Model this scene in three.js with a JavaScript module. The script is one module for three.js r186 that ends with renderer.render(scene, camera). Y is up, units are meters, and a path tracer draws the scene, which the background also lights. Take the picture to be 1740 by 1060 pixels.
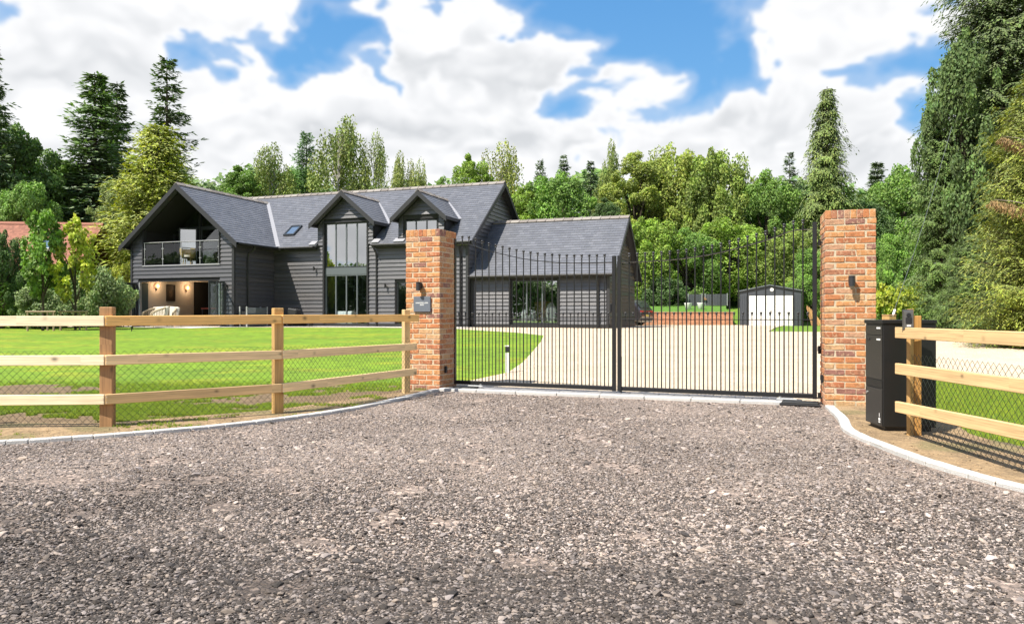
import * as THREE from 'three';
import { mergeGeometries } from 'three/addons/utils/BufferGeometryUtils.js';

// ---------------------------------------------------------------- camera, sky, sun, exposure
const scene = new THREE.Scene();
const camera = new THREE.PerspectiveCamera(44.79, 1740 / 1060, 0.1, 1500);
camera.position.set(0, 1.09, 0);
camera.lookAt(0, 1.09, -10);
camera.setViewOffset(1740, 1060, 0, -6.5, 1740, 1060);      // a level camera with a slightly shifted lens
const renderer = new THREE.WebGLRenderer({ antialias: true });
renderer.toneMapping = THREE.LinearToneMapping;
renderer.toneMappingExposure = 1.8;
renderer.shadowMap.enabled = true;
const SUN_DIR = new THREE.Vector3(-0.94, 1.7, 0.726).normalize();
const sun = new THREE.DirectionalLight(new THREE.Color().setRGB(1, 0.94, 0.84), 5.0);
sun.position.copy(SUN_DIR).multiplyScalar(90).add(new THREE.Vector3(0, 0, -30));
sun.target.position.set(0, 0, -30);
sun.castShadow = true; sun.shadow.radius = 1;
sun.shadow.mapSize.set(4096, 4096);
Object.assign(sun.shadow.camera, { left: -60, right: 60, top: 60, bottom: -60, near: 1, far: 220 });
scene.add(sun, sun.target);

// ---------------------------------------------------------------- random numbers and noise
function rng(seed) { let s = seed >>> 0; return () => { s = (s + 0x6d2b79f5) | 0; let t = Math.imul(s ^ (s >>> 15), 1 | s); t = (t + Math.imul(t ^ (t >>> 7), 61 | t)) ^ t; return ((t ^ (t >>> 14)) >>> 0) / 4294967296; }; }
const clamp = (x, a = 0, b = 1) => Math.min(b, Math.max(a, x)), mix = (a, b, t) => a + (b - a) * t, sstep = (a, b, x) => { const t = clamp((x - a) / (b - a)); return t * t * (3 - 2 * t); };
const hash = (x, y, s) => { let h = Math.imul(x, 374761393) + Math.imul(y, 668265263) + Math.imul(s, 1274126177) | 0; h = Math.imul(h ^ (h >>> 13), 1274126177); h ^= h >>> 16; return (h >>> 0) / 4294967296; };
const md = (a, n) => ((a % n) + n) % n;
const PT = new Uint8Array(1024), FT = new Float64Array(256); { const r = rng(12345), a = [...Array(256).keys()]; for (let i = 255; i > 0; i--) { const j = Math.floor(r() * (i + 1)); [a[i], a[j]] = [a[j], a[i]]; } for (let i = 0; i < 1024; i++) PT[i] = a[i & 255]; for (let i = 0; i < 256; i++) FT[i] = r(); }
function vnoise(x, y, s = 1, p = 0) {        // value noise, repeating every p cells
  const ix = Math.floor(x), iy = Math.floor(y), fx = x - ix, fy = y - iy, u = fx * fx * (3 - 2 * fx), v = fy * fy * (3 - 2 * fy);
  let x0 = ix, x1 = ix + 1, y0 = iy, y1 = iy + 1; if (p) { x0 = md(x0, p); x1 = md(x1, p); y0 = md(y0, p); y1 = md(y1, p); }
  const q = PT[s & 255], h = (X, Y) => FT[PT[PT[PT[(X & 255) + q] + ((X >> 8) & 255)] + (Y & 255) + ((Y >> 8) & 255)]], a = h(x0, y0), b = h(x1, y0), c = h(x0, y1), d = h(x1, y1);
  const e = a + (b - a) * u; return e + (c + (d - c) * u - e) * v;
}
function fbm(x, y, s = 1, oct = 4, p = 0) { let a = 0.5, t = 0, n = 0; for (let i = 0; i < oct; i++) { t += a * vnoise(x, y, s + i * 17, p); n += a; a *= 0.5; x *= 2; y *= 2; p *= 2; } return t / n; }
function noise3(x, y, z, s) {
  const ix = Math.floor(x), iy = Math.floor(y), iz = Math.floor(z), fx = x - ix, fy = y - iy, fz = z - iz, u = fx * fx * (3 - 2 * fx), v = fy * fy * (3 - 2 * fy), w = fz * fz * (3 - 2 * fz), q = PT[s & 255];
  const A = PT[(ix & 255) + q], B = PT[((ix + 1) & 255) + q], Y0 = iy & 255, Y1 = (iy + 1) & 255, Z0 = iz & 255, Z1 = (iz + 1) & 255, AA = PT[A + Y0], AB = PT[A + Y1], BA = PT[B + Y0], BB = PT[B + Y1];
  const a = FT[PT[AA + Z0]], b = FT[PT[BA + Z0]], c = FT[PT[AB + Z0]], d = FT[PT[BB + Z0]], a2 = FT[PT[AA + Z1]], b2 = FT[PT[BA + Z1]], c2 = FT[PT[AB + Z1]], d2 = FT[PT[BB + Z1]];
  const e = a + (b - a) * u, k = e + (c + (d - c) * u - e) * v, e2 = a2 + (b2 - a2) * u; return k + (e2 + (c2 + (d2 - c2) * u - e2) * v - k) * w;
}
const fbm3 = (x, y, z, s, oct) => { let a = 0.5, t = 0, n = 0; for (let i = 0; i < oct; i++) { t += a * noise3(x, y, z, s + i * 31); n += a; a *= 0.52; x *= 2.03; y *= 2.03; z *= 2.03; } return t / n; };
const cells = {};
function worley(x, y, n, s) {                // nearest and second nearest point of a jittered grid that repeats every n cells
  let t = cells[n * 1000 + s]; if (!t) { t = cells[n * 1000 + s] = new Float32Array(n * n * 3); for (let j = 0, o = 0; j < n; j++) for (let i = 0; i < n; i++) { t[o++] = hash(i, j, s); t[o++] = hash(i, j, s + 5); t[o++] = hash(i, j, s + 9); } }
  const ix = Math.floor(x), iy = Math.floor(y); let d1 = 9, d2 = 9, id = 0;
  for (let j = -1; j <= 1; j++) { const cy = md(iy + j, n) * n; for (let i = -1; i <= 1; i++) {
    const o = (cy + md(ix + i, n)) * 3, dx = ix + i + t[o] - x, dy = iy + j + t[o + 1] - y, d = dx * dx + dy * dy;
    if (d < d1) { d2 = d1; d1 = d; id = t[o + 2]; } else if (d < d2) d2 = d;
  } }
  return [Math.sqrt(d1), Math.sqrt(d2), id];
}

// ---------------------------------------------------------------- the sky: blue air and broken cumulus, computed for every direction
{
  const W = 2048, H = 1024, data = new Float32Array(W * H * 4);
  // blue openings between the clouds: [azimuth (0 = straight ahead, + to the right), elevation, half width, half height, strength], degrees
  const holes = [[-22.8, 17.4, 3.2, 2.2, 0.36], [-16.6, 19.1, 3.4, 2.2, 0.36], [-12.6, 19.6, 2.6, 2, 0.28], [-17, 16.4, 3, 0.9, 0.18], [-32.6, 16.9, 1.6, 1.2, 0.25], [-29, 20, 2, 1, 0.15], [2.7, 22, 4.5, 1.9, 0.4], [9.3, 21.4, 5, 2.3, 0.42], [14.4, 20, 4.2, 2.3, 0.4], [17.4, 18.2, 3.2, 1.6, 0.32], [10.5, 18.9, 3, 0.9, 0.16],
    [-3.1, 15.9, 1.7, 0.9, 0.32], [4, 15.5, 2.3, 0.9, 0.28], [28.6, 13.6, 2.4, 1.5, 0.34], [26.5, 16.5, 3.4, 0.8, 0.25], [30, 19, 2.5, 2.5, 0.3], [-38, 20, 4, 3, 0.2],
    [-75, 35, 16, 9, 0.2], [60, 40, 18, 9, 0.2], [140, 30, 16, 7, 0.2], [-140, 28, 20, 8, 0.2], [180, 50, 30, 10, 0.2], [100, 18, 14, 5, 0.2], [-105, 17, 10, 5, 0.2]];
  const puffs = [[-5.5, 20.6, 4.6, 2.2, 0.3], [15.4, 18.7, 1.1, 0.8, 0.34], [23, 18.8, 4.2, 2.4, 0.42], [-18.3, 18.2, 1.5, 1.1, 0.24], [-26.8, 19.7, 4.6, 1.4, 0.28], [-35, 15, 5, 3, 0.15], [0, 11, 30, 5, 0.1], [-9.5, 18, 3, 1.4, 0.12], [9, 17.3, 6, 1.2, 0.12]];
  for (let row = 0; row < H; row++) {
    const up = ((row + 0.5) / H - 0.5) * Math.PI, y = Math.sin(up), el = up * 180 / Math.PI;
    for (let col = 0; col < W; col++) {
      const round = ((col + 0.5) / W - 0.5) * 2 * Math.PI, x = Math.cos(round) * Math.cos(up), z = Math.sin(round) * Math.cos(up), o = (row * W + col) * 4;
      let c;
      if (el < -1.5) c = [0.24, 0.25, 0.2];
      else {
        const az = Math.atan2(x, -z) * 180 / Math.PI, e = Math.max(el, 0);
        const t = sstep(0, 45, e), hz = Math.exp(-e / 6);
        const blue = [mix(0.22, 0.06, t) + hz * 0.4, mix(0.56, 0.26, t) + hz * 0.28, mix(1.0, 0.68, t)];
        let bias = 0; const M2 = (list, sg) => { for (let i = 0; i < list.length; i++) { const h = list[i], db = (el - h[1]) / h[3]; if (db > 3 || db < -3) continue; let da = az - h[0]; if (da > 180) da -= 360; if (da < -180) da += 360; da /= h[2]; const q = da * da + db * db; if (q < 9) bias += sg * h[4] * Math.exp(-q * 0.8); } };
        M2(holes, -1); M2(puffs, 1);
        const sy = y * 1.6, wx = fbm3(x * 9, sy * 9, z * 9, 3, 3) - 0.5, wy = fbm3(x * 9 + 9, sy * 9, z * 9, 4, 3) - 0.5;
        const px = x + wx * 0.1, py = sy + wy * 0.1, pz = z + wx * 0.05;
        const n = fbm3(px * 7, py * 7, pz * 7, 11, 4), m = fbm3(px * 22, py * 22, pz * 22, 17, 4), fine = fbm3(px * 60, py * 60, pz * 60, 23, 3);
        const dens = (n - 0.5) * 1.3 + (m - 0.5) * 0.95 + (fine - 0.5) * 0.24 + 0.04 + bias * 1.0 + 0.3 * sstep(21, 13.5, e) - 0.2 * sstep(25, 52, e);
        const a = sstep(-0.02, 0.13, dens), veil = sstep(-0.3, 0.1, dens) * 0.3;
        const sA = fbm3(px * 7 - 0.04, py * 7 + 0.35, pz * 7, 11, 3), sM = fbm3(px * 22, py * 22 + 0.45, pz * 22, 17, 3);   // more cloud towards the sun means a greyer underside
        const grey = clamp(0.3 + (sA - n) * 2.8 + (sM - m) * 1.5 + (fbm3(x * 4.5, sy * 8, z * 4.5, 41, 3) - 0.5) * 2.4) * sstep(0.1, 0.4, dens);
        const lit = 1.1 - 0.3 * grey;
        const cl = [lit * (0.99 - 0.05 * grey), lit * (0.995 - 0.025 * grey), lit * 1.01];
        const k = Math.max(a, veil);
        c = [0, 1, 2].map((i) => mix(blue[i], cl[i], k));
      }
      data[o] = c[0]; data[o + 1] = c[1]; data[o + 2] = c[2]; data[o + 3] = 1;
    }
  }
  const sky = new THREE.DataTexture(data, W, H, THREE.RGBAFormat, THREE.FloatType);
  sky.mapping = THREE.EquirectangularReflectionMapping; sky.magFilter = THREE.LinearFilter; sky.needsUpdate = true;
  scene.background = sky; scene.environment = sky; scene.environmentIntensity = 0.52; scene.backgroundIntensity = 0.52;
}

// ---------------------------------------------------------------- names, things, parts
const counts = {};
function numbered(name) { const n = counts[name] ?? 0; counts[name] = n + 1; return n ? name + '_' + String(n).padStart(3, '0') : name; }
function tag(o, label, category, group, kind) { if (label) o.userData.label = label; if (category) o.userData.category = category; if (group) o.userData.group = group; if (kind) o.userData.kind = kind; return o; }
function thing(name, label, category, pos = [0, 0, 0], turn = 0, group, kind) { const o = new THREE.Group(); o.name = numbered(name); o.position.set(...pos); o.rotation.y = turn; scene.add(o); return tag(o, label, category, group, kind); }
function add(name, geo, mat, parent = scene) { const m = new THREE.Mesh(geo, mat); m.name = numbered(name); m.castShadow = m.receiveShadow = true; parent.add(m); return m; }
const inst = (name, geo, mat, n, parent = scene) => { const m = new THREE.InstancedMesh(geo, mat, n); m.name = numbered(name); m.castShadow = m.receiveShadow = true; parent.add(m); return m; };

// ---------------------------------------------------------------- textures and materials
function tex(w, h, fn, srgb = true) {
  const d = new Uint8Array(w * h * 4);
  for (let y = 0, o = 0; y < h; y++) for (let x = 0; x < w; x++, o += 4) { const c = fn(x, y); if (typeof c === 'number') d[o] = d[o + 1] = d[o + 2] = clamp(c) * 255; else { d[o] = clamp(c[0]) * 255; d[o + 1] = clamp(c[1]) * 255; d[o + 2] = clamp(c[2]) * 255; } d[o + 3] = 255; }
  const t = new THREE.DataTexture(d, w, h); t.wrapS = t.wrapT = THREE.RepeatWrapping; t.magFilter = THREE.LinearFilter; if (srgb) t.colorSpace = THREE.SRGBColorSpace; t.needsUpdate = true; return t;
}
const ENC = Float32Array.from({ length: 8193 }, (_, i) => { const l = i / 8192; return l <= 0.0031308 ? l * 12.92 : 1.055 * Math.pow(l, 1 / 2.4) - 0.055; }), enc = (l) => ENC[l <= 0 ? 0 : l >= 1 ? 8192 : (l * 8192) | 0], encA = (a) => [enc(a[0]), enc(a[1]), enc(a[2])];
const rgb = (r, g, b) => new THREE.Color().setRGB(r, g, b);
const rep = (t, x, y = x) => { const c = t.clone(); c.repeat.set(x, y); c.needsUpdate = true; return c; };
const std = (color, roughness = 0.8, extra = {}) => new THREE.MeshStandardMaterial({ color: rgb(...color), roughness, ...extra });
const phys = (color, roughness, extra) => new THREE.MeshPhysicalMaterial({ color: rgb(...color), roughness, ...extra });

const grainTex = tex(1024, 256, (x, y) => {             // sawn timber: 2 m long, 0.25 m wide
  const u = x / 1024, v = y / 256;
  let warp = 0, dark = 0;
  for (const [kx, ky, kr] of [[0.13, 0.3, 0.018], [0.47, 0.62, 0.022], [0.71, 0.2, 0.014], [0.88, 0.75, 0.02], [0.32, 0.85, 0.012]]) { const dx = (u - kx) * 2, dy = (v - ky) * 0.25, q = Math.hypot(dx * 0.7, dy); warp += Math.exp(-q / 0.03) * Math.sign(dy || 1) * 0.05; dark += Math.exp(-((q / kr) ** 2)) * (0.12 + 0.25 * kx); }
  const s = vnoise(u * 6, (v + warp) * 44, 5, 1e6) * 0.6 + vnoise(u * 16, (v + warp) * 110, 8, 1e6) * 0.4, b = fbm(u * 8, v * 3, 12, 3, 8);
  return clamp(1.0 - 0.22 * s * s - 0.08 * b - dark);
});
const soilTint = (n) => mix(0.75, 1.15, n);
const speckTex = tex(512, 512, (x, y) => 0.72 + 0.28 * fbm(x / 8, y / 8, 3, 3, 64));
const bumpTex = tex(512, 512, (x, y) => fbm(x / 10.6667, y / 10.6667, 7, 4, 48), false);
const woodMat = (c, r = 0.75) => std(c, r, { map: grainTex, bumpMap: grainTex, bumpScale: 0.0015 });
const M = {
  board: [[0.06, 0.057, 0.063], [0.046, 0.044, 0.05], [0.078, 0.073, 0.078], [0.055, 0.054, 0.064], [0.068, 0.061, 0.062]].map((c) => phys(c, 0.42, { ior: 1.9, map: grainTex, bumpMap: grainTex, bumpScale: 0.003 })),
  boardSide: std([0.12, 0.1, 0.075], 0.7, { map: grainTex, bumpMap: grainTex, bumpScale: 0.003 }),
  black: std([0.014, 0.014, 0.016], 0.5), blackTrim: std([0.026, 0.026, 0.03], 0.5), wallBack: std([0.02, 0.02, 0.022], 0.9),
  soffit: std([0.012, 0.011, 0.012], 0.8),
  slateBase: std([0.05, 0.052, 0.06], 0.8),
  slate: [[0.155, 0.162, 0.188], [0.14, 0.146, 0.17], [0.175, 0.181, 0.207], [0.148, 0.154, 0.176]].map((c) => phys(c, 0.42, { ior: 1.7, map: rep(speckTex, 3), bumpMap: rep(bumpTex, 3), bumpScale: 0.003 })),
  slateStuff: phys([1, 1, 1], 0.42, { ior: 1.7, vertexColors: true, map: rep(speckTex, 3), bumpMap: rep(bumpTex, 3), bumpScale: 0.003 }),
  ridge: [[0.3, 0.265, 0.24], [0.25, 0.22, 0.2], [0.35, 0.32, 0.29]].map((c) => std(c, 0.85, { map: rep(speckTex, 4) })),
  lead: std([0.3, 0.3, 0.32], 0.5), frame: std([0.1, 0.115, 0.125], 0.4), frameDark: std([0.022, 0.026, 0.03], 0.4),
  glass: phys([0.82, 0.9, 0.92], 0.0, { transmission: 1, ior: 2.2 }), glassSky: phys([0.8, 0.88, 0.9], 0.0, { transmission: 1, ior: 6.5 }), glassClear: phys([0.93, 0.97, 0.97], 0.0, { transmission: 1, ior: 1.6 }),
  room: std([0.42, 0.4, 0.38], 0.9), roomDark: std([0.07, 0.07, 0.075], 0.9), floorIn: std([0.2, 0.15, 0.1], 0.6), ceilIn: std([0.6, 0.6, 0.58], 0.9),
  iron: std([0.012, 0.012, 0.013], 0.42), ironBall: std([0.02, 0.02, 0.022], 0.35), steel: std([0.6, 0.6, 0.6], 0.3, { metalness: 0.9 }), galv: std([0.45, 0.46, 0.46], 0.5, { metalness: 0.6 }),
  mortar: std([0.8, 0.67, 0.49], 0.95, { map: rep(speckTex, 4), bumpMap: rep(bumpTex, 5), bumpScale: 0.006 }),
  white: std([0.78, 0.77, 0.74], 0.6), cream: std([0.74, 0.68, 0.58], 0.9, { map: rep(speckTex, 2) }), wicker: std([0.5, 0.4, 0.27], 0.85, { map: rep(grainTex, 8, 8) }),
  box: std([0.008, 0.0078, 0.0075], 0.5, { bumpMap: rep(bumpTex, 12), bumpScale: 0.0006 }), plate: std([0.13, 0.145, 0.17], 0.55),
  bark: std([0.11, 0.085, 0.06], 0.95, { bumpMap: rep(bumpTex, 2, 1), bumpScale: 0.03, map: speckTex }), birch: std([0.5, 0.47, 0.42], 0.85, { map: rep(speckTex, 1, 3) }), stake: woodMat([0.38, 0.28, 0.18]),
};
M.brick = [[0.48, 0.185, 0.075], [0.53, 0.25, 0.1], [0.42, 0.15, 0.068], [0.55, 0.33, 0.17], [0.5, 0.215, 0.09], [0.28, 0.13, 0.1], [0.5, 0.275, 0.165], [0.39, 0.165, 0.09]].map((c, i) => {
  const t = tex(256, 256, (x, y) => {
    const b = fbm(x / 32, y / 32, 40 + i, 4, 8), f = fbm(x / 5.33, y / 5.33, 60 + i, 3, 48), dirt = sstep(0.56, 0.72, b), pale = sstep(0.62, 0.75, fbm(x / 21.3, y / 42.7, 80 + i, 3, 12));
    const k = (0.78 + 0.4 * f) * (1 - 0.24 * dirt); return encA([0, 1, 2].map((q) => clamp(mix(c[q] * k, [0.62, 0.42, 0.26][q], pale * 0.5))));
  });
  return std([1, 1, 1], 0.9, { map: t, bumpMap: rep(bumpTex, 1), bumpScale: 0.004 });
});
M.rail = [woodMat([1.05, 0.87, 0.58]), woodMat([1.2, 0.7, 0.23]), woodMat([1.15, 0.82, 0.44]), woodMat([0.86, 0.58, 0.28])];
M.post = [woodMat([0.46, 0.25, 0.11]), woodMat([0.6, 0.36, 0.13]), woodMat([0.7, 0.5, 0.25]), woodMat([0.55, 0.28, 0.07])];

// ---------------------------------------------------------------- geometry helpers
const V = (x, y, z) => new THREE.Vector3(x, y, z);
function boxUV(g, s = 1, ox = 0, oy = 0) {             // uv in metres from the faces' own directions, the longer side along u
  if (g.index) g = g.toNonIndexed();
  g.computeVertexNormals(); g.computeBoundingBox();
  const p = g.attributes.position, n = g.attributes.normal, uv = new Float32Array(p.count * 2), sz = g.boundingBox.getSize(V()).toArray(), order = [0, 1, 2].sort((a, b) => sz[b] - sz[a]);
  for (let i = 0; i < p.count; i++) { const q = [Math.abs(n.getX(i)), Math.abs(n.getY(i)), Math.abs(n.getZ(i))], k = q.indexOf(Math.max(...q)), ax = order.filter((a) => a !== k), P = [p.getX(i), p.getY(i), p.getZ(i)]; uv[i * 2] = P[ax[0]] * s + ox; uv[i * 2 + 1] = P[ax[1]] * s + oy; }
  g.setAttribute('uv', new THREE.BufferAttribute(uv, 2)); return g;
}
const woodUV = (g, ox = 0, oy = 0) => { boxUV(g, 1, 0, 0); return (() => { const u = g.attributes.uv ?? null; return g; })(); };
function hexa(p) {                                     // 8 points: a ring of four and the ring above it
  const q = [[0, 3, 2, 1], [4, 5, 6, 7], [0, 1, 5, 4], [1, 2, 6, 5], [2, 3, 7, 6], [3, 0, 4, 7]], a = [];
  for (const f of q) for (const i of [0, 1, 2, 0, 2, 3]) a.push(p[f[i]].x, p[f[i]].y, p[f[i]].z);
  const g = new THREE.BufferGeometry(); g.setAttribute('position', new THREE.BufferAttribute(new Float32Array(a), 3)); g.computeVertexNormals(); return g;
}
function chamferBox(w, h, d, c, jitter = 0, r = null) { // a box with every edge cut off at 45 degrees
  const pts = {}, a = [w / 2, h / 2, d / 2];
  const J = {};
  for (const sx of [-1, 1]) for (const sy of [-1, 1]) for (const sz of [-1, 1]) J[[sx, sy, sz]] = jitter && r ? [0, 1, 2].map(() => (r() - 0.5) * jitter) : [0, 0, 0];
  const P = (s, k) => { const q = s.map((v, i) => v * (a[i] - (i === k ? 0 : c)) + J[s][i]); return q; };
  const tri = [], quad = (A, B, C, D) => tri.push(...A, ...B, ...C, ...A, ...C, ...D);
  for (let k = 0; k < 3; k++) { const u = (k + 1) % 3, v = (k + 2) % 3; for (const s of [-1, 1]) { const cs = [[-1, -1], [1, -1], [1, 1], [-1, 1]].map(([p, q]) => { const t = [0, 0, 0]; t[k] = s; t[u] = p; t[v] = q; return P(t, k); }); if (s < 0) cs.reverse(); quad(...cs); } }
  for (let k = 0; k < 3; k++) { const u = (k + 1) % 3, v = (k + 2) % 3; for (const p of [-1, 1]) for (const q of [-1, 1]) { const lo = [0, 0, 0], hi = [0, 0, 0]; lo[k] = -1; hi[k] = 1; lo[u] = hi[u] = p; lo[v] = hi[v] = q; const f = [P(lo, u), P(hi, u), P(hi, v), P(lo, v)]; if (p * q > 0) f.reverse(); quad(...f); } }
  for (const sx of [-1, 1]) for (const sy of [-1, 1]) for (const sz of [-1, 1]) { const s = [sx, sy, sz], f = [P(s, 0), P(s, 1), P(s, 2)]; if (sx * sy * sz < 0) f.reverse(); tri.push(...f[0], ...f[1], ...f[2]); }
  const g = new THREE.BufferGeometry(); g.setAttribute('position', new THREE.BufferAttribute(new Float32Array(tri), 3)); g.computeVertexNormals(); return g;
}
const cbox = (w, h, d, x = 0, y = 0, z = 0, c = 0.004) => boxUV(chamferBox(w, h, d, Math.min(c, w / 3, h / 3, d / 3))).translate(x, y, z);
const cyl = (r0, r1, h, x = 0, y = 0, z = 0, seg = 10) => new THREE.CylinderGeometry(r0, r1, h, seg).toNonIndexed().translate(x, y, z);
function tube(pts, r, seg = 6, closed = false, steps = 0) { const c = new THREE.CatmullRomCurve3(pts, closed, 'centripetal'); return new THREE.TubeGeometry(c, steps || Math.max(2, pts.length * 3), r, seg, closed).toNonIndexed(); }
const strip = (g) => { for (const k of Object.keys(g.attributes)) if (!['position', 'normal', 'uv'].includes(k)) g.deleteAttribute(k); if (!g.attributes.uv) g.setAttribute('uv', new THREE.BufferAttribute(new Float32Array(g.attributes.position.count * 2), 2)); return g.index ? g.toNonIndexed() : g; };
const merge = (list) => mergeGeometries(list.map(strip));
function bar(a, b, w, t) {                             // a straight square bar from a to b
  const d = b.clone().sub(a), l = d.length(); d.normalize(); const up = Math.abs(d.y) > 0.95 ? V(1, 0, 0) : V(0, 1, 0), s = V().crossVectors(d, up).normalize(), q = V().crossVectors(s, d);
  const c = (o, i, j) => o.clone().addScaledVector(s, i * t / 2).addScaledVector(q, j * w / 2);
  return boxUV(hexa([c(a, -1, -1), c(a, 1, -1), c(b, 1, -1), c(b, -1, -1), c(a, -1, 1), c(a, 1, 1), c(b, 1, 1), c(b, -1, 1)]));
}

// ---------------------------------------------------------------- the lie of the land: level at the road, rising gently to the house, then a bank under the trees
const BANDS = [-400, 12, 34, 44, 60, 110, 700];
const LEVEL = [0, 0, 0.55, 0.55, 2.3, 6, 14];
function lie(d) { for (let i = 1; i < BANDS.length; i++) if (d <= BANDS[i]) return mix(LEVEL[i - 1], LEVEL[i], clamp((d - BANDS[i - 1]) / (BANDS[i] - BANDS[i - 1]))); return 14; }
function clipBand(poly, d0, d1) {
  const cut = (p, keep, at) => { const o = []; p.forEach((a, i) => { const b = p[(i + 1) % p.length], ka = keep(a), kb = keep(b); if (ka) o.push(a); if (ka !== kb) { const t = (at - a[1]) / (b[1] - a[1]); o.push([mix(a[0], b[0], t), at]); } }); return o; };
  return cut(cut(poly, (p) => p[1] >= d0, d0), (p) => p[1] <= d1, d1);
}
function sheet(name, poly, lift, mat, uvFn = (x, d) => [x, d]) {  // a polygon of [x, depth] laid on the land
  const pos = [], uv = [];
  for (let b = 1; b < BANDS.length; b++) {
    const p = clipBand(poly, BANDS[b - 1], BANDS[b]); if (p.length < 3) continue;
    const c = p.map(([x, d]) => new THREE.Vector2(x, d)).filter((q, i, a) => q.distanceTo(a[(i + 1) % a.length]) > 1e-4);
    if (c.length < 3) continue; if (THREE.ShapeUtils.isClockWise(c)) c.reverse();
    for (const t of THREE.ShapeUtils.triangulateShape(c, [])) for (const i of t) { pos.push(c[i].x, lie(c[i].y) + lift, -c[i].y); uv.push(...uvFn(c[i].x, c[i].y)); }
  }
  const g = new THREE.BufferGeometry(); g.setAttribute('position', new THREE.BufferAttribute(new Float32Array(pos), 3)); g.setAttribute('uv', new THREE.BufferAttribute(new Float32Array(uv), 2)); g.computeVertexNormals();
  return tag(add(name, g, mat), null, null, null, 'structure');
}

// ---------------------------------------------------------------- ground: grass land, road, verges, lawn, gravel court
const KL = [[-14, 5.3], [-9, 5.75], [-6.5, 6.0], [-5.2, 6.2], [-4.34, 6.41], [-3.55, 6.82], [-2.73, 7.48], [-2.03, 8.42], [-1.55, 9.5], [-1.1, 10.95]];
const KR = [[3.71, 8.96], [3.4, 7.9], [3.09, 6.99], [3.02, 6.19], [3.02, 5.41], [3.15, 4.65], [3.5, 3.9], [4.3, 3.2], [6, 2.6], [10, 2.2], [14, 2.0]];
const curve2 = (p, n) => new THREE.CatmullRomCurve3(p.map(([x, d]) => V(x, 0, d)), false, 'centripetal').getSpacedPoints(n).map((q) => [q.x, q.z]);
const kl = curve2(KL, 120), kr = curve2(KR, 120);
const FL = [[-14, 7.2], [-5.75, 7.2], [-3.92, 7.33], [-2.58, 8.32], [-1.45, 10.5]];
const FR = [[3.66, 6.85], [3.53, 4.95], [3.85, 3.3]];
function toLine(x, d, line) { let m = 1e9; for (let i = 1; i < line.length; i++) { const [ax, ad] = line[i - 1], [bx, bd] = line[i], ex = bx - ax, ed = bd - ad, t = clamp(((x - ax) * ex + (d - ad) * ed) / (ex * ex + ed * ed)), q = Math.hypot(x - ax - ex * t, d - ad - ed * t); if (q < m) m = q; } return m; }
const inside = (x, d, poly) => { let c = false; for (let i = 0, j = poly.length - 1; i < poly.length; j = i++) { const [xi, di] = poly[i], [xj, dj] = poly[j]; if ((di > d) !== (dj > d) && x < ((xj - xi) * (d - di)) / (dj - di) + xi) c = !c; } return c; };

const grassTex = tex(1024, 1024, (x, y) => { const n = fbm(x / 64, y / 64, 5, 4, 16), f = vnoise(x / 2, y / 2, 9, 512), g = 0.5 * n + 0.5 * f; return encA([mix(0.08, 0.2, g), mix(0.16, 0.34, g), mix(0.012, 0.045, g)]); });
const grassBump = tex(512, 512, (x, y) => vnoise(x / 2, y / 2, 3, 256) * 0.6 + fbm(x / 16, y / 16, 4, 3, 32) * 0.4, false);
sheet('ground', [[-700, -60], [700, -60], [700, 700], [-700, 700]], -0.02, std([0.95, 0.95, 0.6], 0.95, { map: rep(grassTex, 1 / 6), bumpMap: rep(grassBump, 1 / 3), bumpScale: 0.03 }));

// road of loose planings
const planTex = tex(2048, 2048, (x, y) => {
  const u = x / 2048, v = y / 2048;
  const wx = u + (vnoise(u * 90, v * 90, 2, 90) - 0.5) * 0.006, wy = v + (vnoise(u * 90, v * 90, 3, 90) - 0.5) * 0.006;
  const [a1, a2, ai] = worley(wx * 150, wy * 150, 150, 21), [b1, b2, bi] = worley(wx * 340, wy * 340, 340, 22), big = fbm(u * 9, v * 9, 31, 4, 9);
  const sA = sstep(0.06, 0.2, a2 - a1) * (ai > 0.4 ? 1 : 0), sB = sstep(0.05, 0.22, b2 - b1);
  const gap = 0.05 + 0.03 * big; let t = mix(gap, 0.13 + 0.22 * bi * bi + 0.05 * big, sB); t = mix(t, 0.15 + 0.34 * ((ai * 7.3) % 1) ** 2, sA * 0.9);
  const w = (ai * 13.7 + bi * 3.1) % 1; return encA([t * (1.02 + 0.06 * w), t * (0.95 + 0.02 * w), t * (0.93 - 0.06 * w)]);
});
const planBump = tex(1024, 1024, (x, y) => { const u = x / 1024, v = y / 1024, [a1, a2, ai] = worley(u * 150, v * 150, 150, 21), [b1, b2] = worley(u * 340, v * 340, 340, 22); return clamp(sstep(0, 0.25, a2 - a1) * (ai > 0.4 ? 0.7 : 0.1) + sstep(0, 0.3, b2 - b1) * 0.4); }, false);
const roadTone = (x, d) => { const n = fbm(x * 0.55 + 9, d * 0.8 + 3, 51, 4), f = fbm(x * 2.1, d * 2.6, 57, 3); const near = sstep(5.4, 3.0, d + (n - 0.5) * 6 + 0.25 * x); return clamp(mix(1.0, 0.34, near) * (0.82 + 0.36 * n) * (0.86 + 0.28 * f), 0.3, 1.3); };
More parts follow.
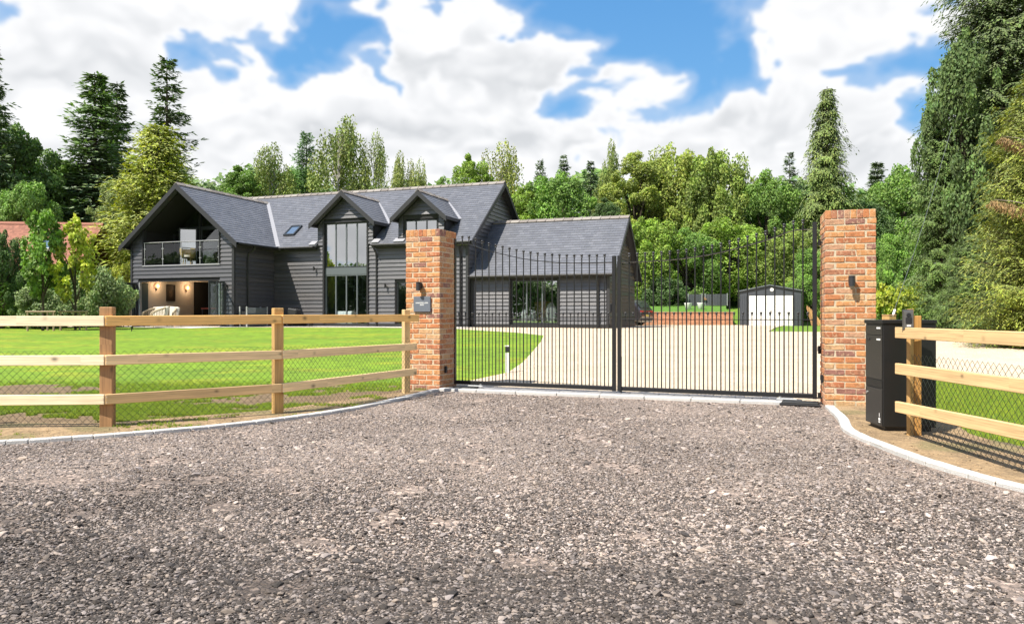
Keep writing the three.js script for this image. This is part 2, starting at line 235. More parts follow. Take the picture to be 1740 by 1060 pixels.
{
  const rows = []; for (let d = -30; d < 2; d += 4) rows.push(d); for (let d = 2; d <= 11.6; d += 0.12) rows.push(d);
  const xl = (d) => { if (d < 5.3) return -14; let b = -14; for (let i = 1; i < kl.length; i++) if (kl[i - 1][1] <= d && kl[i][1] >= d) b = kl[i][0]; return d > 10.95 ? -1.2 : b; };
  const xr = (d) => { if (d < 2.0) return 14; let b = 14; for (let i = 1; i < kr.length; i++) if (kr[i - 1][1] >= d && kr[i][1] <= d) b = Math.min(b, kr[i][0]); return d > 8.96 ? 3.8 : b; };
  const N = 60, pos = [], uv = [], col = [], idx = [];
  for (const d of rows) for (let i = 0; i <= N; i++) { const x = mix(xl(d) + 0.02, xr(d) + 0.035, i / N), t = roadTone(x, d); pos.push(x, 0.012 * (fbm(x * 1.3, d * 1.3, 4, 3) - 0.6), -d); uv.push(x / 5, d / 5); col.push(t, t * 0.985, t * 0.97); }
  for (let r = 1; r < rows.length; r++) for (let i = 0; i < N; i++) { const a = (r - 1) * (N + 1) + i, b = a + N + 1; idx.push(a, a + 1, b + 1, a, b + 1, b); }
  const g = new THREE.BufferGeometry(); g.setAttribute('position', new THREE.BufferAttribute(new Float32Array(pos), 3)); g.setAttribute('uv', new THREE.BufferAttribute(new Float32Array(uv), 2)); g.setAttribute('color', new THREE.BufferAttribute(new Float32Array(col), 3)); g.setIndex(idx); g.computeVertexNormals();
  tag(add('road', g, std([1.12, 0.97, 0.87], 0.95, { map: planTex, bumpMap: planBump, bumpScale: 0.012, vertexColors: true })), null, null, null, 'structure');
}
{ // loose chippings lying on it
  const r = rng(71), ico = new THREE.IcosahedronGeometry(0.5, 0).toNonIndexed(), p = ico.attributes.position;
  for (let i = 0; i < p.count; i++) { const x = p.getX(i), y = p.getY(i), z = p.getZ(i), k = 0.7 + 0.6 * hash(Math.round(x * 90), Math.round(y * 90), Math.round(z * 90) + 4); p.setXYZ(i, x * k * 1.15, y * k * 0.62, z * k * 0.9); }
  ico.computeVertexNormals();
  const list = [], m = new THREE.Matrix4(), q = new THREE.Quaternion(), e = new THREE.Euler(), c = new THREE.Color();
  while (list.length < 250000) {
    const t = r(), d = 2.45 + 8.3 * Math.pow(t, 1.25), x = (r() * 2 - 1) * (0.74 * d + 0.2);
    const size = (0.005 + 0.009 * r() + (r() < 0.12 ? 0.012 * r() : 0) + (r() < 0.008 ? 0.03 * r() : 0)) * (d > 5.5 ? 1.15 : 1);
    if (d > 5.2 && x < 0) { let b = -99; for (const k of kl) if (k[1] <= d) b = k[0]; if (x < b + 0.03) continue; }
    if (x > 2.7) { let b = 99; for (const k of kr) if (Math.abs(k[1] - d) < 0.12) b = Math.min(b, k[0]); if (x > b - 0.04) continue; }
    if (d > 9 && x > -1.05 + 0 && d > 10.98 - (x + 1.05) * 0.394 - 0.12) continue;
    if (fbm(x * 3, d * 3, 99, 3) < 0.27 + 0.14 * r() && size < 0.02) continue;
    list.push([x, d, size]);
  }
  const im = inst('road_chippings', ico, std([1, 1, 1], 0.9), list.length);
  list.forEach(([x, d, s], i) => {
    e.set((r() - 0.5) * 0.9, r() * 6.3, (r() - 0.5) * 0.9); q.setFromEuler(e); m.compose(V(x, s * 0.14, -d), q, V(s * (0.8 + 0.6 * r()), s * (0.8 + 0.5 * r()), s)); im.setMatrixAt(i, m);
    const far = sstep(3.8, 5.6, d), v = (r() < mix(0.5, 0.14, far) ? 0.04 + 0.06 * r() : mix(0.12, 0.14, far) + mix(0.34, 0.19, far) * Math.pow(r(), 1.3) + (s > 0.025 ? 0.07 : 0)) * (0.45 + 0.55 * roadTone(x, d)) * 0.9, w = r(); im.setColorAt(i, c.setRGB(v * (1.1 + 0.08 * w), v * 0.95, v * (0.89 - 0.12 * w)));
  });
  tag(im, 'loose grey brown stone chippings scattered over the road', 'gravel', null, 'stuff');
}

// verges of bare sandy soil between kerb and fence
const soilTex = tex(1024, 1024, (x, y) => { const u = x / 1024, v = y / 1024, n = fbm(u * 12, v * 12, 3, 5, 12), [a1, a2, ai] = worley(u * 110, v * 110, 110, 7), k = (0.55 + 0.8 * n) * (0.8 + 0.4 * ai * sstep(0, 0.3, a2 - a1)); const m = sstep(0.5, 0.66, fbm(u * 5, v * 5, 33, 4, 5)) * 0.55; return encA([mix(0.29 * k, 0.14, m), mix(0.2 * k, 0.13, m), mix(0.108 * k, 0.05, m)]); });
const soilBump = tex(512, 512, (x, y) => fbm(x / 32, y / 32, 8, 5, 16), false);
const soilMat = std([1, 1, 1], 0.95, { map: rep(soilTex, 1 / 2.2), bumpMap: rep(soilBump, 1 / 0.9), bumpScale: 0.03 });
const backL = [[-1.35, 10.8], [-1.45, 10.75], [-2.7, 8.62], [-4.0, 7.6], [-5.75, 7.45], [-14, 7.45]];
sheet('soil_verge', [...kl, ...backL], 0.022, soilMat);
sheet('soil_verge', [...kr, [14, 3.4], [8, 3.2], [4.6, 3.5], [4.0, 5.0], [4.15, 6.85], [4.75, 8.4], [4.45, 8.95]], 0.022, soilMat);

// lawn behind the left fence, worn to bare soil along it
const LAWN = [...backL.slice().reverse(), [-1.0, 11.9], [-0.61, 12.73], [-0.07, 13.9], [0.24, 16.15], [0.55, 19.5], [0.9, 23.5], [1.14, 27.2], [0.2, 29.3], [-2.47, 32.7], [-6, 34], [-13, 35.4], [-24, 37.5], [-60, 37], [-60, 7.45]];
const bareL = (x, d) => { const q = toLine(x, d, FL), b = Math.exp(-(((x + 7.2) / 1.5) ** 2 + ((d - 10.8) / 0.9) ** 2)) * 1.0 + Math.exp(-(((x + 5.3) / 1.3) ** 2 + ((d - 8.3) / 0.7) ** 2)) * 0.3 + Math.exp(-(((x + 2.6) / 0.8) ** 2 + ((d - 9.6) / 0.5) ** 2)) * 0.3; return sstep(0.1, -0.12, (fbm(x * 1.1 + 4, d * 1.6, 61, 3) - 0.5) * 1.7 + (fbm(x * 6, d * 6, 62, 3) - 0.5) * 0.8 + clamp((q - 0.9) * 0.3, -0.3, 0.45) - b); };
function lawnColour(x, d, bare, s) {
  const n = fbm(x * 0.35, d * 0.5, s, 4), f = fbm(x * 7, d * 7, s + 3, 3), h = hash(Math.round(x * 71), Math.round(d * 71), s), dry = sstep(0.55, 0.75, fbm(x * 0.8 + 30, d * 1.2, s + 7, 4));
  const k = 0.4 + 0.75 * f + 0.3 * (h - 0.5) + 0.26 * fbm(x * 0.5 + 7, d * 1.5, s + 21, 3), g = [mix(0.13, 0.2, n) * k, mix(0.245, 0.32, n) * k, 0.01 * k], y = [0.26 * k, 0.315 * k, 0.014 * k];
  const c = g.map((v, i) => mix(v, y[i], dry * 0.85)), so = 0.6 + 0.7 * f; return [mix(c[0], 0.19 * so, bare), mix(c[1], 0.13 * so, bare), mix(c[2], 0.07 * so, bare)];
}
const lawnTex = tex(1536, 1536, (x, y) => { const X = -24 + (x + 0.5) / 1536 * 28, D = 7 + (y + 0.5) / 1536 * 31; return encA(lawnColour(X, D, D < 12 ? bareL(X, D) : 0, 81)); });
sheet('lawn', LAWN, 0.004, std([1, 1, 1], 0.95, { map: lawnTex, bumpMap: rep(grassBump, 28 / 2.2, 31 / 2.2), bumpScale: 0.03 }), (x, d) => [(x + 24) / 28, (d - 7) / 31]);
const GR = [[4.6, 3.5], [4.0, 5.0], [4.15, 6.85], [4.75, 8.4], [4.45, 8.95], [4.5, 9.8], [4.75, 11.2], [5.2, 12.4], [6.3, 13.1], [7.3, 12.9], [8.6, 11], [29, 9.6], [29, 1], [8, 3.2]];
const bareR = (x, d) => { const q = toLine(x, d, FR); return sstep(0.05, -0.1, (fbm(x * 1.2 + 4, d * 1.2, 161, 3) - 0.5) * 1.4 + (fbm(x * 5, d * 5, 162, 3) - 0.5) * 0.6 + (q - 0.55) * 0.55); };
const lawnTexR = tex(1024, 1024, (x, y) => { const X = 3 + (x + 0.5) / 1024 * 11, D = 3 + (y + 0.5) / 1024 * 11; return encA(lawnColour(X, D, bareR(X, D), 91).map((v, i) => v * [0.8, 0.9, 1][i])); });
sheet('grass_verge', GR, 0.008, std([1, 1, 1], 0.95, { map: lawnTexR, bumpMap: rep(grassBump, 5), bumpScale: 0.03 }), (x, d) => [(x - 3) / 11, (d - 3) / 11]);

// cream gravel of the drive and court
const gravelTex = tex(1024, 1024, (x, y) => { const u = x / 1024, v = y / 1024, [a1, a2, ai] = worley(u * 130, v * 130, 130, 7), n = fbm(u * 7, v * 7, 3, 4, 7), k = mix(0.3, 0.52 + 0.3 * ai, sstep(0.02, 0.16, a2 - a1)) * (0.85 + 0.25 * n), w = (ai * 17.3) % 1; return encA([k * 1.05, k * (0.93 - 0.05 * w), k * (0.79 - 0.14 * w)]); });
const gravelBump = tex(1024, 1024, (x, y) => { const [a1, a2] = worley(x / 1024 * 130, y / 1024 * 130, 130, 7); return sstep(0, 0.4, a2 - a1); }, false);
const gravelMat = std([1.08, 1.01, 0.92], 0.95, { map: rep(gravelTex, 1 / 3.2), bumpMap: rep(gravelBump, 1 / 3.2), bumpScale: 0.008 });
sheet('gravel_court', [[-1.0, 11.3], [4.45, 9.2], ...GR.slice(5, 13).map(([x, d]) => [x, d]), [30, 9.5], [30, 23], [16.5, 28], [12.2, 30], [10.3, 30.4], [11, 32], [15.3, 42.5], [15.6, 44], [6, 44], [-24, 44], [-24, 37.5], ...LAWN.slice(6, 18).reverse()].filter((p) => !(p[0] === 29 && p[1] === 1)), 0.004, gravelMat);

// grass blades where one can see them
function blades(name, n, seed, pick, label) {
  const r = rng(seed), pos = [];
  for (let i = 0; i < 7; i++) { const a = r() * 6.3, l = 0.6 + 0.5 * r(), b = r() * 6.3, ox = Math.cos(a) * 0.35 * r(), oz = Math.sin(a) * 0.35 * r(), w = 0.07, dx = Math.cos(b) * w, dz = Math.sin(b) * w, tx = ox + Math.cos(a) * 0.5 * r(), tz = oz + Math.sin(a) * 0.5 * r(); pos.push(ox - dx, 0, oz - dz, ox + dx, 0, oz + dz, tx, l, tz); }
  const g = new THREE.BufferGeometry(); g.setAttribute('position', new THREE.BufferAttribute(new Float32Array(pos), 3)); g.computeVertexNormals();
  const list = []; for (let k = 0; list.length < n && k < n * 40; k++) { const p = pick(r); if (p) list.push(p); }
  const im = inst(name, g, phys([1, 1, 1], 0.9, { transmission: 0.35 }), list.length), m = new THREE.Matrix4(), q = new THREE.Quaternion(), c = new THREE.Color(), up = V(0, 1, 0);
  list.forEach(([x, d, s, y], i) => { q.setFromAxisAngle(up, r() * 6.3); m.compose(V(x, y, -d), q, V(s * (0.8 + 0.5 * r()), s, s * (0.8 + 0.5 * r()))); im.setMatrixAt(i, m); const k = 0.85 + 0.6 * r(), w = r(); im.setColorAt(i, c.setRGB(k * mix(0.17, 0.3, w), k * mix(0.29, 0.35, w), 0.014 * k)); });
  return tag(im, label, 'grass', null, 'stuff');
}
blades('grass', 60000, 5, (r) => { const d = 7.3 + 7 * Math.pow(r(), 1.5), x = -1.0 - r() * (0.72 * d - 0.9); if (!inside(x, d, LAWN) || bareL(x, d) > 0.35 + 0.4 * r() || r() < (d - 8.4) / 5) return null; return [x, d, 0.016 + 0.026 * r() + (bareL(x, d) > 0.1 ? 0.02 * r() : 0), 0]; }, 'short grass of the lawn behind the long fence and the left gate pillar');
blades('grass', 34000, 6, (r) => { const d = 3.6 + 9 * Math.pow(r(), 1.1), x = 3.5 + r() * 5.4; if (x > 0.74 * d + 0.3 || !inside(x, d, GR) || bareR(x, d) > 0.35 + 0.4 * r()) return null; return [x, d, 0.018 + 0.03 * r(), 0.005]; }, 'short grass between the black parcel box and the pale gravel');
blades('grass', 2600, 7, (r) => { const t = 30 + r() * (kl.length - 42), i = Math.floor(t), f = t - i, x = mix(kl[i][0], kl[i + 1][0], f), d = mix(kl[i][1], kl[i + 1][1], f), o = 0.1 + 0.6 * r(); if (fbm(x * 4, d * 4 + o * 3, 5, 3) < 0.6) return null; return [x - o * 0.5, d + o * 0.85, 0.012 + 0.02 * r(), 0.022]; }, 'stray grass growing in the sandy soil along the curved kerb');

// kerbs of pale granite setts
const kerbMat = [[0.7, 0.69, 0.66], [0.66, 0.65, 0.63], [0.73, 0.72, 0.69], [0.68, 0.66, 0.63]].map((c) => std(c, 0.85, { map: rep(speckTex, 5), bumpMap: rep(bumpTex, 5), bumpScale: 0.005 }));
function kerb(line, block, wide, label) {
  const r = rng(line.length + block * 1000 | 0), t = thing('kerb', null, null, [0, 0, 0], 0, null, 'structure'), geos = [0, 1, 2].map(() => boxUV(chamferBox(block - 0.003, 0.2, wide, 0.005, 0.004, r)));
  const c = new THREE.CatmullRomCurve3(line.map(([x, d]) => V(x, 0, -d)), false, 'centripetal'), n = Math.floor(c.getLength() / block);
  for (let i = 0; i < n; i++) { const u = (i + 0.5) / n, p = c.getPointAt(u), q = c.getTangentAt(u); if (p.x < -6 || p.x > 6) continue; const m = add('kerb_stone', geos[i % 3], kerbMat[Math.floor(r() * 4)], t); m.position.set(p.x + (r() - 0.5) * 0.003, -0.066 + (r() - 0.5) * 0.003, p.z); m.rotation.y = Math.atan2(-q.z, q.x); }
  return t;
}
kerb(KL, 0.16, 0.1); kerb(KR.map(([x, d]) => [x + 0.05, d]), 0.22, 0.1);
{ // paved sill under the gate
  const t = thing('threshold', null, null, [-1.05, 0, -11.0], -Math.atan2(1.9, 4.82), null, 'structure'), r = rng(4), L = 5.1;
  const edge = boxUV(chamferBox(0.592, 0.2, 0.14, 0.008)), sett = [0, 1].map(() => boxUV(chamferBox(0.196, 0.2, 0.16, 0.008, 0.006, r)));
  const grey = [[0.3, 0.3, 0.31], [0.36, 0.35, 0.35], [0.25, 0.25, 0.27]].map((c) => std(c, 0.85, { map: rep(speckTex, 4), bumpMap: rep(bumpTex, 4), bumpScale: 0.004 }));
  for (let i = 0; i < 8; i++) add('edging_stone', edge, kerbMat[i % 3], t).position.set(0.3 + i * 0.6, -0.058, -0.02);
  for (let j = 0; j < 3; j++) for (let i = 0; i < 24; i++) add('paving_block', sett[(i + j) % 2], grey[Math.floor(r() * 3)], t).position.set(0.12 + i * 0.2 + (j % 2) * 0.1, -0.07, -0.175 - j * 0.165);
}

{ // crumbs of earth and small stones on the bare verges
  const r = rng(17), g = new THREE.IcosahedronGeometry(0.5, 0).toNonIndexed(), list = []; g.scale(1, 0.6, 0.85); g.computeVertexNormals();
  while (list.length < 9000) { if (r() < 0.5) { const t = 30 + r() * (kl.length - 32), i = Math.floor(t), f = t - i, o = 0.07 + 0.75 * r() * r(); list.push([mix(kl[i][0], kl[i + 1][0], f) - o * 0.5, mix(kl[i][1], kl[i + 1][1], f) + o * 0.85]); } else { const x = 3.1 + 1.5 * r(), d = 3.6 + 5.2 * r(); if (toLine(x, d, kr) < 0.08 || (x < 3.7 && d > 7.4 - (x - 3) && x < 3.0 + (d - 7) * 0.45) || !inside(x, d, [...kr, [14, 3.4], [4.6, 3.5], [4.15, 6.85], [4.4, 8.4]])) continue; list.push([x, d]); } }
  const im = inst('soil_crumbs', g, std([1, 1, 1], 0.95), list.length), m = new THREE.Matrix4(), q = new THREE.Quaternion(), c = new THREE.Color();
  list.forEach(([x, d], i) => { const s = 0.004 + 0.012 * r() * r() + (r() < 0.02 ? 0.015 : 0), k = 0.5 + 0.9 * r(); q.setFromEuler(new THREE.Euler(r() * 6, r() * 6, r() * 6)); m.compose(V(x, 0.022 + s * 0.15, -d), q, V(s, s, s)); im.setMatrixAt(i, m); im.setColorAt(i, c.setRGB(0.3 * k, 0.215 * k, 0.125 * k)); });
  tag(im, 'crumbs of earth and little stones on the bare verges', 'earth', null, 'stuff');
}

// ---------------------------------------------------------------- gate pillars, brick by brick
function pillar(x, d, turn, label, seed) {
  const t = thing('brick_pillar', label, 'gate pillar', [x, 0, -d], -turn, 'brick gate pillars'), r = rng(seed), W = 0.5625, H = 2.25;
  add('mortar', boxUV(new THREE.BoxGeometry(W - 0.012, H + 0.104, W - 0.012)).translate(0, (H + 0.104) / 2, 0), M.mortar, t);
  const uvs = (g) => boxUV(g, 4, r() * 5, r() * 5);
  const S = [0, 1, 2, 3, 4, 5].map(() => uvs(chamferBox(0.215, 0.064, 0.1025, 0.006, 0.006, r))), C = [0, 1, 2, 3].map(() => uvs(chamferBox(0.066, 0.1025, 0.215, 0.006, 0.005, r)));
  const bag = [0, 0, 1, 1, 2, 3, 4, 4, 5, 6, 7, 0, 1, 3];
  const put = (g, px, py, pz, ry) => { const m = add('brick', g, M.brick[bag[Math.floor(r() * bag.length)]], t); m.position.set(px + (r() - 0.5) * 0.003, py + (r() - 0.5) * 0.003, pz + (r() - 0.5) * 0.003); m.rotation.y = ry + (r() < 0.5 ? Math.PI : 0); };
  const e = W / 2 - 0.05125;
  for (let k = 0; k < 30; k++) {
    const y = 0.0375 + k * 0.075, f = k % 2 ? 1 : -1;
    for (let s = 0; s < 4; s++) for (let i = 0; i < 2; i++) {
      const a = (-W / 2 + 0.1075 + i * 0.225) * f, px = a, pz = e, c = Math.cos(s * Math.PI / 2), n = Math.sin(s * Math.PI / 2);
      put(S[Math.floor(r() * 6)], px * c + pz * n, y, -px * n + pz * c, s * Math.PI / 2);
    }
  }
  for (const row of [-1, 1]) for (let i = 0; i < 8; i++) put(C[Math.floor(r() * 4)], -W / 2 + 0.035 + i * 0.0703, H + 0.0525, row * (W / 2 - 0.1075), 0);
  for (let i = 0; i < 8; i++) put(C[i % 4], -W / 2 + 0.035 + i * 0.0703, H + 0.0525, 0, 0);
  return t;
}
const LT = Math.atan2(1.9, 4.82), RT = 0.288;
const pillL = { x: -1.2095, d: 11.365, a: LT }, pillR = { x: 4.119, d: 9.29, a: RT };
pillar(pillL.x, pillL.d, pillL.a, 'orange brick gate pillar with a slate name plate, at the end of the long fence', 11);
pillar(pillR.x, pillR.d, pillR.a, 'orange brick gate pillar beside the black parcel box, without a name plate', 12);
const onPillar = (p, lx, y, lz) => { const c = Math.cos(p.a), s = Math.sin(p.a); return [p.x + lx * c - lz * s, y, -p.d + lx * s + lz * c]; };

function wallLamp(p, lx, y, label) {
  const t = thing('wall_light', label, 'wall light', onPillar(p, lx, y, 0.284), -p.a, 'pillar lights');
  add('bracket', cbox(0.06, 0.085, 0.035, 0, 0.012, 0.0185), M.black, t);
  add('lamp_body', merge([cyl(0.034, 0.034, 0.12, 0, 0, 0.075, 18), cyl(0.037, 0.037, 0.012, 0, 0.058, 0.075, 18)]), M.blackTrim, t);
  add('lens', cyl(0.026, 0.026, 0.008, 0, -0.062, 0.075, 14), std([0.5, 0.5, 0.48], 0.3), t);
}
wallLamp(pillL, -0.03, 1.52, 'small black downlight above the slate name plate');
wallLamp(pillR, 0.005, 1.5, 'small black downlight on the pillar beside the parcel box');
{ // name plate
  const cv = document.createElement('canvas'); cv.width = 512; cv.height = 416; const g = cv.getContext('2d');
  g.fillStyle = '#6b727d'; g.fillRect(0, 0, 512, 416); const r = rng(3); for (let i = 0; i < 2600; i++) { g.fillStyle = `rgba(${r() < 0.5 ? '40,44,52' : '140,148,158'},0.10)`; g.fillRect(r() * 512, r() * 416, 3 + r() * 14, 1 + r() * 3); }
  g.fillStyle = '#f2f2ee'; g.textAlign = 'center'; g.font = 'bold 50px sans-serif'; g.fillText('HAMSTEPS LION', 256, 190, 420); g.fillText('BARN', 256, 244, 116);
  const tx = new THREE.CanvasTexture(cv); tx.colorSpace = THREE.SRGBColorSpace;
  const t = thing('name_plate', 'slate grey name plate with two lines of white letters', 'sign', onPillar(pillL, 0.0, 1.26, 0.284), -pillL.a);
  add('plate', cbox(0.28, 0.226, 0.018, 0, 0, 0.012, 0.003), M.plate, t);
  const f = new THREE.PlaneGeometry(0.272, 0.218); f.translate(0, 0, 0.0225); add('lettering', f, new THREE.MeshStandardMaterial({ map: tx, roughness: 0.55, color: rgb(0.85, 0.85, 0.85) }), t);
  for (const [sx, sy] of [[-1, -1], [1, -1], [-1, 1], [1, 1]]) add('screw', new THREE.CylinderGeometry(0.004, 0.004, 0.004, 8).rotateX(Math.PI / 2).translate(sx * 0.126, sy * 0.1, 0.0245), M.galv, t);
}
function sensor(p, lx, lz, y, turn, label) { const t = thing('gate_sensor', label, 'gate sensor', onPillar(p, lx, y, lz), turn, 'gate safety sensors'); add('housing', cbox(0.045, 0.1, 0.03, 0, 0, 0.016), M.black, t); add('lens', cbox(0.03, 0.055, 0.006, 0, 0.01, 0.034), M.blackTrim, t); }
sensor(pillL, 0.284, 0.12, 0.3, Math.PI / 2 - LT, 'small black sensor low on the left gate pillar, facing the gate');
sensor(pillR, -0.284, 0.12, 0.32, -Math.PI / 2 - RT, 'lower black sensor on the side of the right gate pillar');
sensor(pillR, -0.284, -0.2, 0.66, -Math.PI / 2 - RT, 'upper black sensor on the side of the right gate pillar');

// ---------------------------------------------------------------- the double gate
const GA = [-0.90, 11.49], GB = [3.80, 9.42], GT = Math.atan2(GA[1] - GB[1], GB[0] - GA[0]), GL = Math.hypot(GB[0] - GA[0], GA[1] - GB[1]) / 2;
const railY = (s) => { const k = [[0, 2.165], [0.28, 2.157], [0.55, 2.065], [0.8, 2.0], [1.2, 1.908], [1.66, 1.847], [2.1, 1.824], [2.57, 1.82]]; for (let i = 1; i < k.length; i++) if (s <= k[i][0]) { const t = (s - k[i - 1][0]) / (k[i][0] - k[i - 1][0]); const m = (j) => { const a = k[Math.max(0, j - 1)], b = k[Math.min(k.length - 1, j + 1)]; return (b[1] - a[1]) / (b[0] - a[0]); }, h = k[i][0] - k[i - 1][0], t2 = t * t, t3 = t2 * t; return (2 * t3 - 3 * t2 + 1) * k[i - 1][1] + (t3 - 2 * t2 + t) * h * m(i - 1) + (-2 * t3 + 3 * t2) * k[i][1] + (t3 - t2) * h * m(i); } return 1.82; };
const ballGeo = merge([new THREE.SphereGeometry(0.02, 10, 8).toNonIndexed().translate(0, 0.03, 0), cyl(0.009, 0.016, 0.018, 0, 0.009, 0, 8), cyl(0.016, 0.016, 0.005, 0, -0.002, 0, 8)]);
const smallBall = merge([new THREE.SphereGeometry(0.0175, 10, 8).toNonIndexed().translate(0, 0.026, 0), cyl(0.007, 0.013, 0.016, 0, 0.008, 0, 8), cyl(0.013, 0.013, 0.004, 0, -0.003, 0, 8)]);
function leaf(at, turn, mirror, label) {
  const t = thing('iron_gate', label, 'gate', [at[0], 0, -at[1]], turn, 'leaves of the double gate'), L = GL - 0.012, m = mirror ? -1 : 1;
  const B = (name, g, mat = M.iron) => add(name, g, mat, t);
  B('stile', cbox(0.052, 2.2, 0.052, m * 0.026, 0.055 + 1.1, 0, 0.003)); B('stile', cbox(0.05, 1.87, 0.052, m * (L - 0.026), 0.05 + 0.935, 0, 0.003));
  B('bottom_rail', cbox(L - 0.106, 0.055, 0.05, m * L / 2, 0.0875, 0, 0.003)); B('middle_rail', cbox(L - 0.106, 0.01, 0.042, m * L / 2, 1.04, 0, 0.002));
  const pts = []; for (let i = 0; i <= 24; i++) { const s = 0.05 + (L - 0.1) * i / 24; pts.push([s, railY(s)]); }
  const segs = []; for (let i = 1; i < pts.length; i++) { const [a, ya] = pts[i - 1], [b, yb] = pts[i]; segs.push(hexa([V(m * a, ya, 0.021), V(m * b, yb, 0.021), V(m * b, yb, -0.021), V(m * a, ya, -0.021), V(m * a, ya + 0.011, 0.021), V(m * b, yb + 0.011, 0.021), V(m * b, yb + 0.011, -0.021), V(m * a, ya + 0.011, -0.021)])); }
  B('top_rail', merge(segs));
  const n = 22, step = (L - 0.104) / n, short = cyl(0.0058, 0.0058, 1.098 - 0.115, 0, 0.115 + (1.098 - 0.115) / 2, 0, 8);
  for (let i = 1; i < n; i++) { const s = 0.052 + i * step, top = railY(s) + 0.085; B('bar', cyl(0.0088, 0.0088, top - 0.115, m * s, 0.115 + (top - 0.115) / 2, 0, 8)); B('finial', ballGeo, M.ironBall).position.set(m * s, top, 0); }
  for (let i = 0; i < n; i++) { const s = 0.052 + (i + 0.5) * step; B('short_bar', short).position.x = m * s; B('short_finial', smallBall, M.ironBall).position.set(m * s, 1.098, 0); }
  B('hinge', merge([cbox(0.1, 0.02, 0.02, -m * 0.06, 2.0, 0), cyl(0.018, 0.018, 0.08, -m * 0.028, 2.0, 0, 10), cbox(0.012, 0.11, 0.07, -m * 0.112, 2.0, 0)]));
  B('hinge', merge([cyl(0.02, 0.02, 0.07, -m * 0.028, 0.1, 0, 10), cbox(0.06, 0.02, 0.03, -m * 0.03, 0.07, 0)]));
  if (!mirror) B('lock', cbox(0.03, 0.12, 0.04, L - 0.07, 1.2, 0)); else B('drop_bolt', cyl(0.009, 0.009, 0.5, -(L - 0.06), 0.28, 0.034, 8));
}
leaf(GA, -GT, false, 'black iron gate leaf hung on the pillar with the name plate');
leaf(GB, -GT, true, 'black iron gate leaf hung on the pillar beside the parcel box');
function motor(x, d, label, flip) { const t = thing('gate_motor', label, 'gate motor', [x, 0, -d], -GT, 'underground gate motors'); add('lid', cbox(0.42, 0.03, 0.22, 0, 0.036, 0, 0.008), M.box, t); add('lid_rim', cbox(0.46, 0.02, 0.26, 0, 0.022, 0, 0.004), M.black, t); add('arm', cbox(0.24, 0.016, 0.05, flip * 0.16, 0.062, -0.1, 0.004), M.galv, t); add('bolt', cyl(0.016, 0.016, 0.03, flip * 0.24, 0.075, -0.1, 8), M.galv, t); }
motor(-0.72, 11.06, 'flat black motor box at the foot of the gate by the name plate pillar', 1);
motor(3.5, 9.18, 'flat black motor box at the foot of the gate near the parcel box', -1);

// ---------------------------------------------------------------- post and rail fences with chain link
function railGeo(len, seed) { const r = rng(seed), g = boxUV(chamferBox(len, 0.096, 0.038, 0.004)), uv = g.attributes.uv, ox = r() * 3, oy = r(); for (let i = 0; i < uv.count; i++) uv.setXY(i, uv.getX(i) / 2 + ox, uv.getY(i) / 0.25 + oy); return g; }
function postGeo(h, w, seed) { const r = rng(seed), g = boxUV(chamferBox(w, h, w, 0.006)), uv = g.attributes.uv, ox = r(), oy = r(); for (let i = 0; i < uv.count; i++) uv.setXY(i, uv.getX(i) / 2 + ox, uv.getY(i) / 0.25 + oy); return g; }
function railBetween(t, a, b, y0, y1, mat, seed) {
  const A = V(a[0], y0, -a[1]), B = V(b[0], y1, -b[1]), d = B.clone().sub(A), m = add('rail', railGeo(d.length() - 0.004, seed), mat, t);
  m.position.copy(A).add(B).multiplyScalar(0.5); m.rotation.order = 'YZX'; m.rotation.y = Math.atan2(-d.z, d.x); m.rotation.z = Math.atan2(y1 - y0, Math.hypot(d.x, d.z)); return m;
}
function meshWire(t, line, y0, y1) {                  // chain link: zigzag wires, each hooked into the next
  const w = 0.036, h = 0.036, rad = 0.0017, list = [], r = rng(91); let s0 = 0;
  for (let i = 1; i < line.length; i++) {
    const [ax, ad] = line[i - 1], [bx, bd] = line[i], L = Math.hypot(bx - ax, bd - ad), ux = (bx - ax) / L, ud = (bd - ad) / L, n = Math.floor(L / w), m = Math.round((y1 - y0) / h);
    const at = (c, k) => { const sag = 0.012 * (fbm(c * 0.06 + i * 40, k * 0.1, 4, 2) - 0.5), x = ax + ux * c * w + (fbm(c * 0.05, k * 0.07 + i, 8, 2) - 0.5) * 0.03 * -ud, d = ad + ud * c * w + (fbm(c * 0.05, k * 0.07 + i, 8, 2) - 0.5) * 0.03 * ux; return V(x, y0 + k * h + sag, -d); };
    for (let c = 0; c < n; c++) for (let k = 0; k < m; k++) { const even = (c + k) % 2 === 0, A = at(even ? c : c + 1, k), B = at(even ? c + 1 : c, k + 1); list.push(A, B); }
    for (let c = 0; c < n; c++) if ((c + m) % 2 === 0) continue;
  }
  const pos = new Float32Array(list.length / 2 * 18 * 3); let o = 0; const dir = V(), p1 = V(), p2 = V(), up = V(0, 0.3, 1).normalize();
  for (let i = 0; i < list.length; i += 2) {
    const A = list[i], B = list[i + 1]; dir.copy(B).sub(A).normalize(); p1.crossVectors(dir, up).normalize(); p2.crossVectors(dir, p1);
    const ring = (P) => [0, 1, 2].map((k) => { const a = k * 2.0944; return P.clone().addScaledVector(p1, Math.cos(a) * rad).addScaledVector(p2, Math.sin(a) * rad); }), ra = ring(A), rb = ring(B);
    for (let k = 0; k < 3; k++) { const q = (k + 1) % 3; for (const P of [ra[k], ra[q], rb[q], ra[k], rb[q], rb[k]]) { pos[o++] = P.x; pos[o++] = P.y; pos[o++] = P.z; } }
  }
  const g = new THREE.BufferGeometry(); g.setAttribute('position', new THREE.BufferAttribute(pos, 3)); g.computeVertexNormals();
  add('chain_link_mesh', g, std([0.02, 0.032, 0.024], 0.5), t);
}
